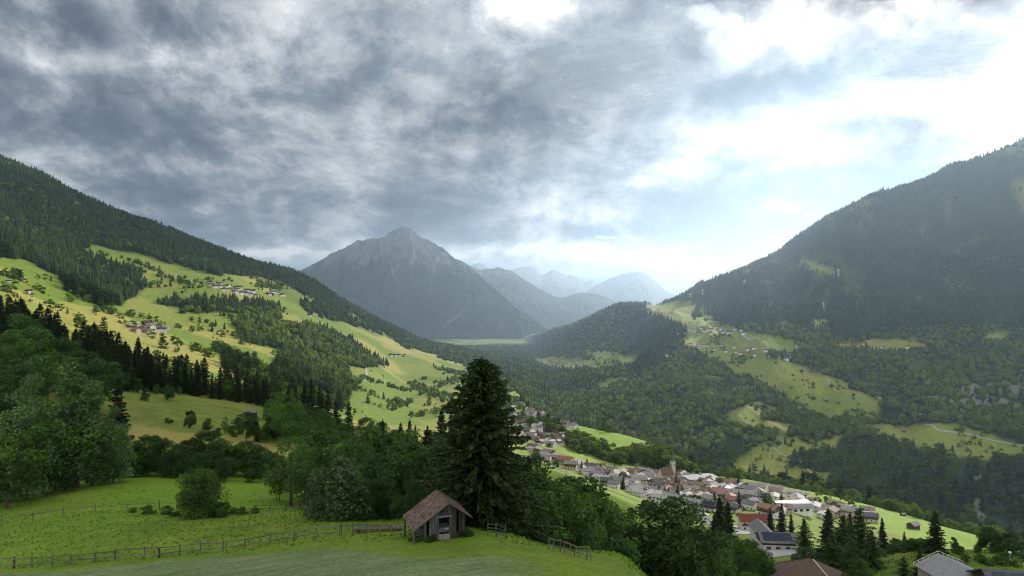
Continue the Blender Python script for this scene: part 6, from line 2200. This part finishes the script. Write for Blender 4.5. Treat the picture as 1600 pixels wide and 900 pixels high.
# ------------------------------------------------------------------ labels that single out
ORD = ['', 'nearest to', 'second nearest to', 'third nearest to', 'fourth nearest to', 'fifth nearest to', 'sixth nearest to', 'seventh nearest to', 'eighth nearest to', 'ninth nearest to', 'tenth nearest to', 'eleventh nearest to', 'twelfth nearest to', 'thirteenth nearest to', 'fourteenth nearest to', 'fifteenth nearest to', 'sixteenth nearest to', 'seventeenth nearest to', 'eighteenth nearest to', 'nineteenth nearest to', 'twentieth nearest to']
MARKS = [('the wooden barn', 690, 805), ('the tallest dark spruce', 752, 700), ('the single round meadow tree', 312, 770), ('the tallest ash', 107, 650), ('the dark hut on the rise', 393, 645), ('the farm hamlet', 232, 515),
         ('the church spire', 1050, 715), ('the red roofed farmhouse', 1176, 812), ('the solar barn', 1212, 845), ('the rounded metal hall roof', 1240, 790), ('the brown roof at the lower edge', 1272, 885), ('the grey house with railing', 1495, 888),
         ('the tall knoll spruce', 1461, 830), ('the two round knoll trees', 1562, 845), ('the picket fence', 885, 862), ('the bright plateau corner', 430, 770), ('the fence corner by the picture edge', 20, 815), ('the big round bush', 965, 862), ('the upper village road', 845, 660),
         ('the orange red street roof', 883, 722), ('the grey village lot', 1100, 805), ('the sunlit terrace meadow', 1400, 810), ('the tan field', 330, 690), ('the pale hillside road', 572, 585), ('the white lamp mast', 1578, 868), ('the hamlet high on the lit slope', 360, 450), ('the steep woods foot', 440, 620), ('the pale ash inside the dark wood', 289, 590), ('the leafy crown topping the wood', 34, 505), ('the two leafy trees below the wood', 245, 625), ('the steep hall beside the church', 1066, 745), ('the street bend above the meadow', 905, 742), ('the upper knoll bushes', 1410, 845), ('the terrace end', 1520, 835), ('the dark spruce pair by the lot', 1130, 790)]
bpy.context.view_layer.update()
ADJ = {'broadleaf_tree': 'green broadleaf tree', 'dark_broadleaf_tree': 'dark broadleaf tree', 'ash_tree': 'grey green ash', 'birch_tree': 'loose many stemmed birch', 'whitebeam_tree': 'pale leaved tree', 'bush': 'low bush', 'spruce_tree': 'dark spruce', 'larch_tree': 'soft green larch', 'round_tree': 'round tree', 'sunlit_tree': 'sunlit pale tree'}


def classify(items, noun_of, top):
    """items: (object, point, noun, group)"""
    cells = {}
    for o, p, noun, grp in items:
        qx, qy = to_px(p[0], p[1], p[2])
        d = [math.hypot(qx - m[1], (qy - m[2]) * 1.6) for m in MARKS]
        k = int(np.argmin(d))
        cells.setdefault((noun, k, grp), []).append((d[k], o))
    for (noun, k, grp), lst in cells.items():
        lst.sort(key=lambda q: q[0])
        for i, (d, o) in enumerate(lst):
            if 'label' in o and o['label']:
                continue
            if i < top:
                same = [g for g in cells if g[0] == noun and g[1] == k]
                tail = '' if len(same) == 1 else ', ' + grp
                o['label'] = ('%s %s %s' % (noun, ORD[i + 1], MARKS[k][0])) + tail
            else:
                o['label'] = '%s among the others, farther from %s' % (noun, MARKS[k][0])
            o['group'] = grp if i < top else (grp + ', beyond ' + MARKS[k][0])


items = []
for o, kind, h in ALL_TREES:
    p = o.matrix_world.translation
    items.append((o, (p.x, p.y, p.z + h * .6), ADJ[kind.name], o.get('group') or 'single trees'))
for it in items:
    if it[0].get('label') and it[3] == 'single trees':
        pass
classify([i for i in items if not i[0].get('label')], None, 20)

TONE = {'grey': 'grey', 'brown': 'brown', 'red': 'bright red', 'dark': 'dark', 'pale': 'pale', 'russet': 'russet'}
by = {}
for o, tone, area, p in HOUSES:
    by.setdefault((tone, area), []).append((o, p))
PL = ['first', 'second', 'third', 'fourth', 'fifth', 'sixth', 'seventh', 'eighth', 'ninth', 'tenth', 'eleventh', 'twelfth', 'thirteenth', 'fourteenth', 'fifteenth', 'sixteenth', 'seventeenth', 'eighteenth', 'nineteenth', 'twentieth'] + ['twenty-' + q for q in ('first', 'second', 'third', 'fourth', 'fifth', 'sixth', 'seventh', 'eighth', 'ninth')] + ['thirtieth'] + ['thirty-' + q for q in ('first', 'second', 'third', 'fourth', 'fifth', 'sixth', 'seventh', 'eighth', 'ninth')]
for (tone, area), lst in by.items():
    lst.sort(key=lambda q: to_px(*q[1])[0])
    for i, (o, p) in enumerate(lst):
        if len(lst) == 1:
            o['label'] = 'the only %s roofed house of %s' % (TONE[tone], area)
        elif i < len(PL):
            o['label'] = '%s %s roofed house from the west in %s' % (PL[i], TONE[tone], area)
        else:
            o['label'] = '%s roofed house toward the east end of %s' % (TONE[tone], area)
        o['group'] = area.replace('the ', 'houses: ', 1) if False else 'houses of ' + area
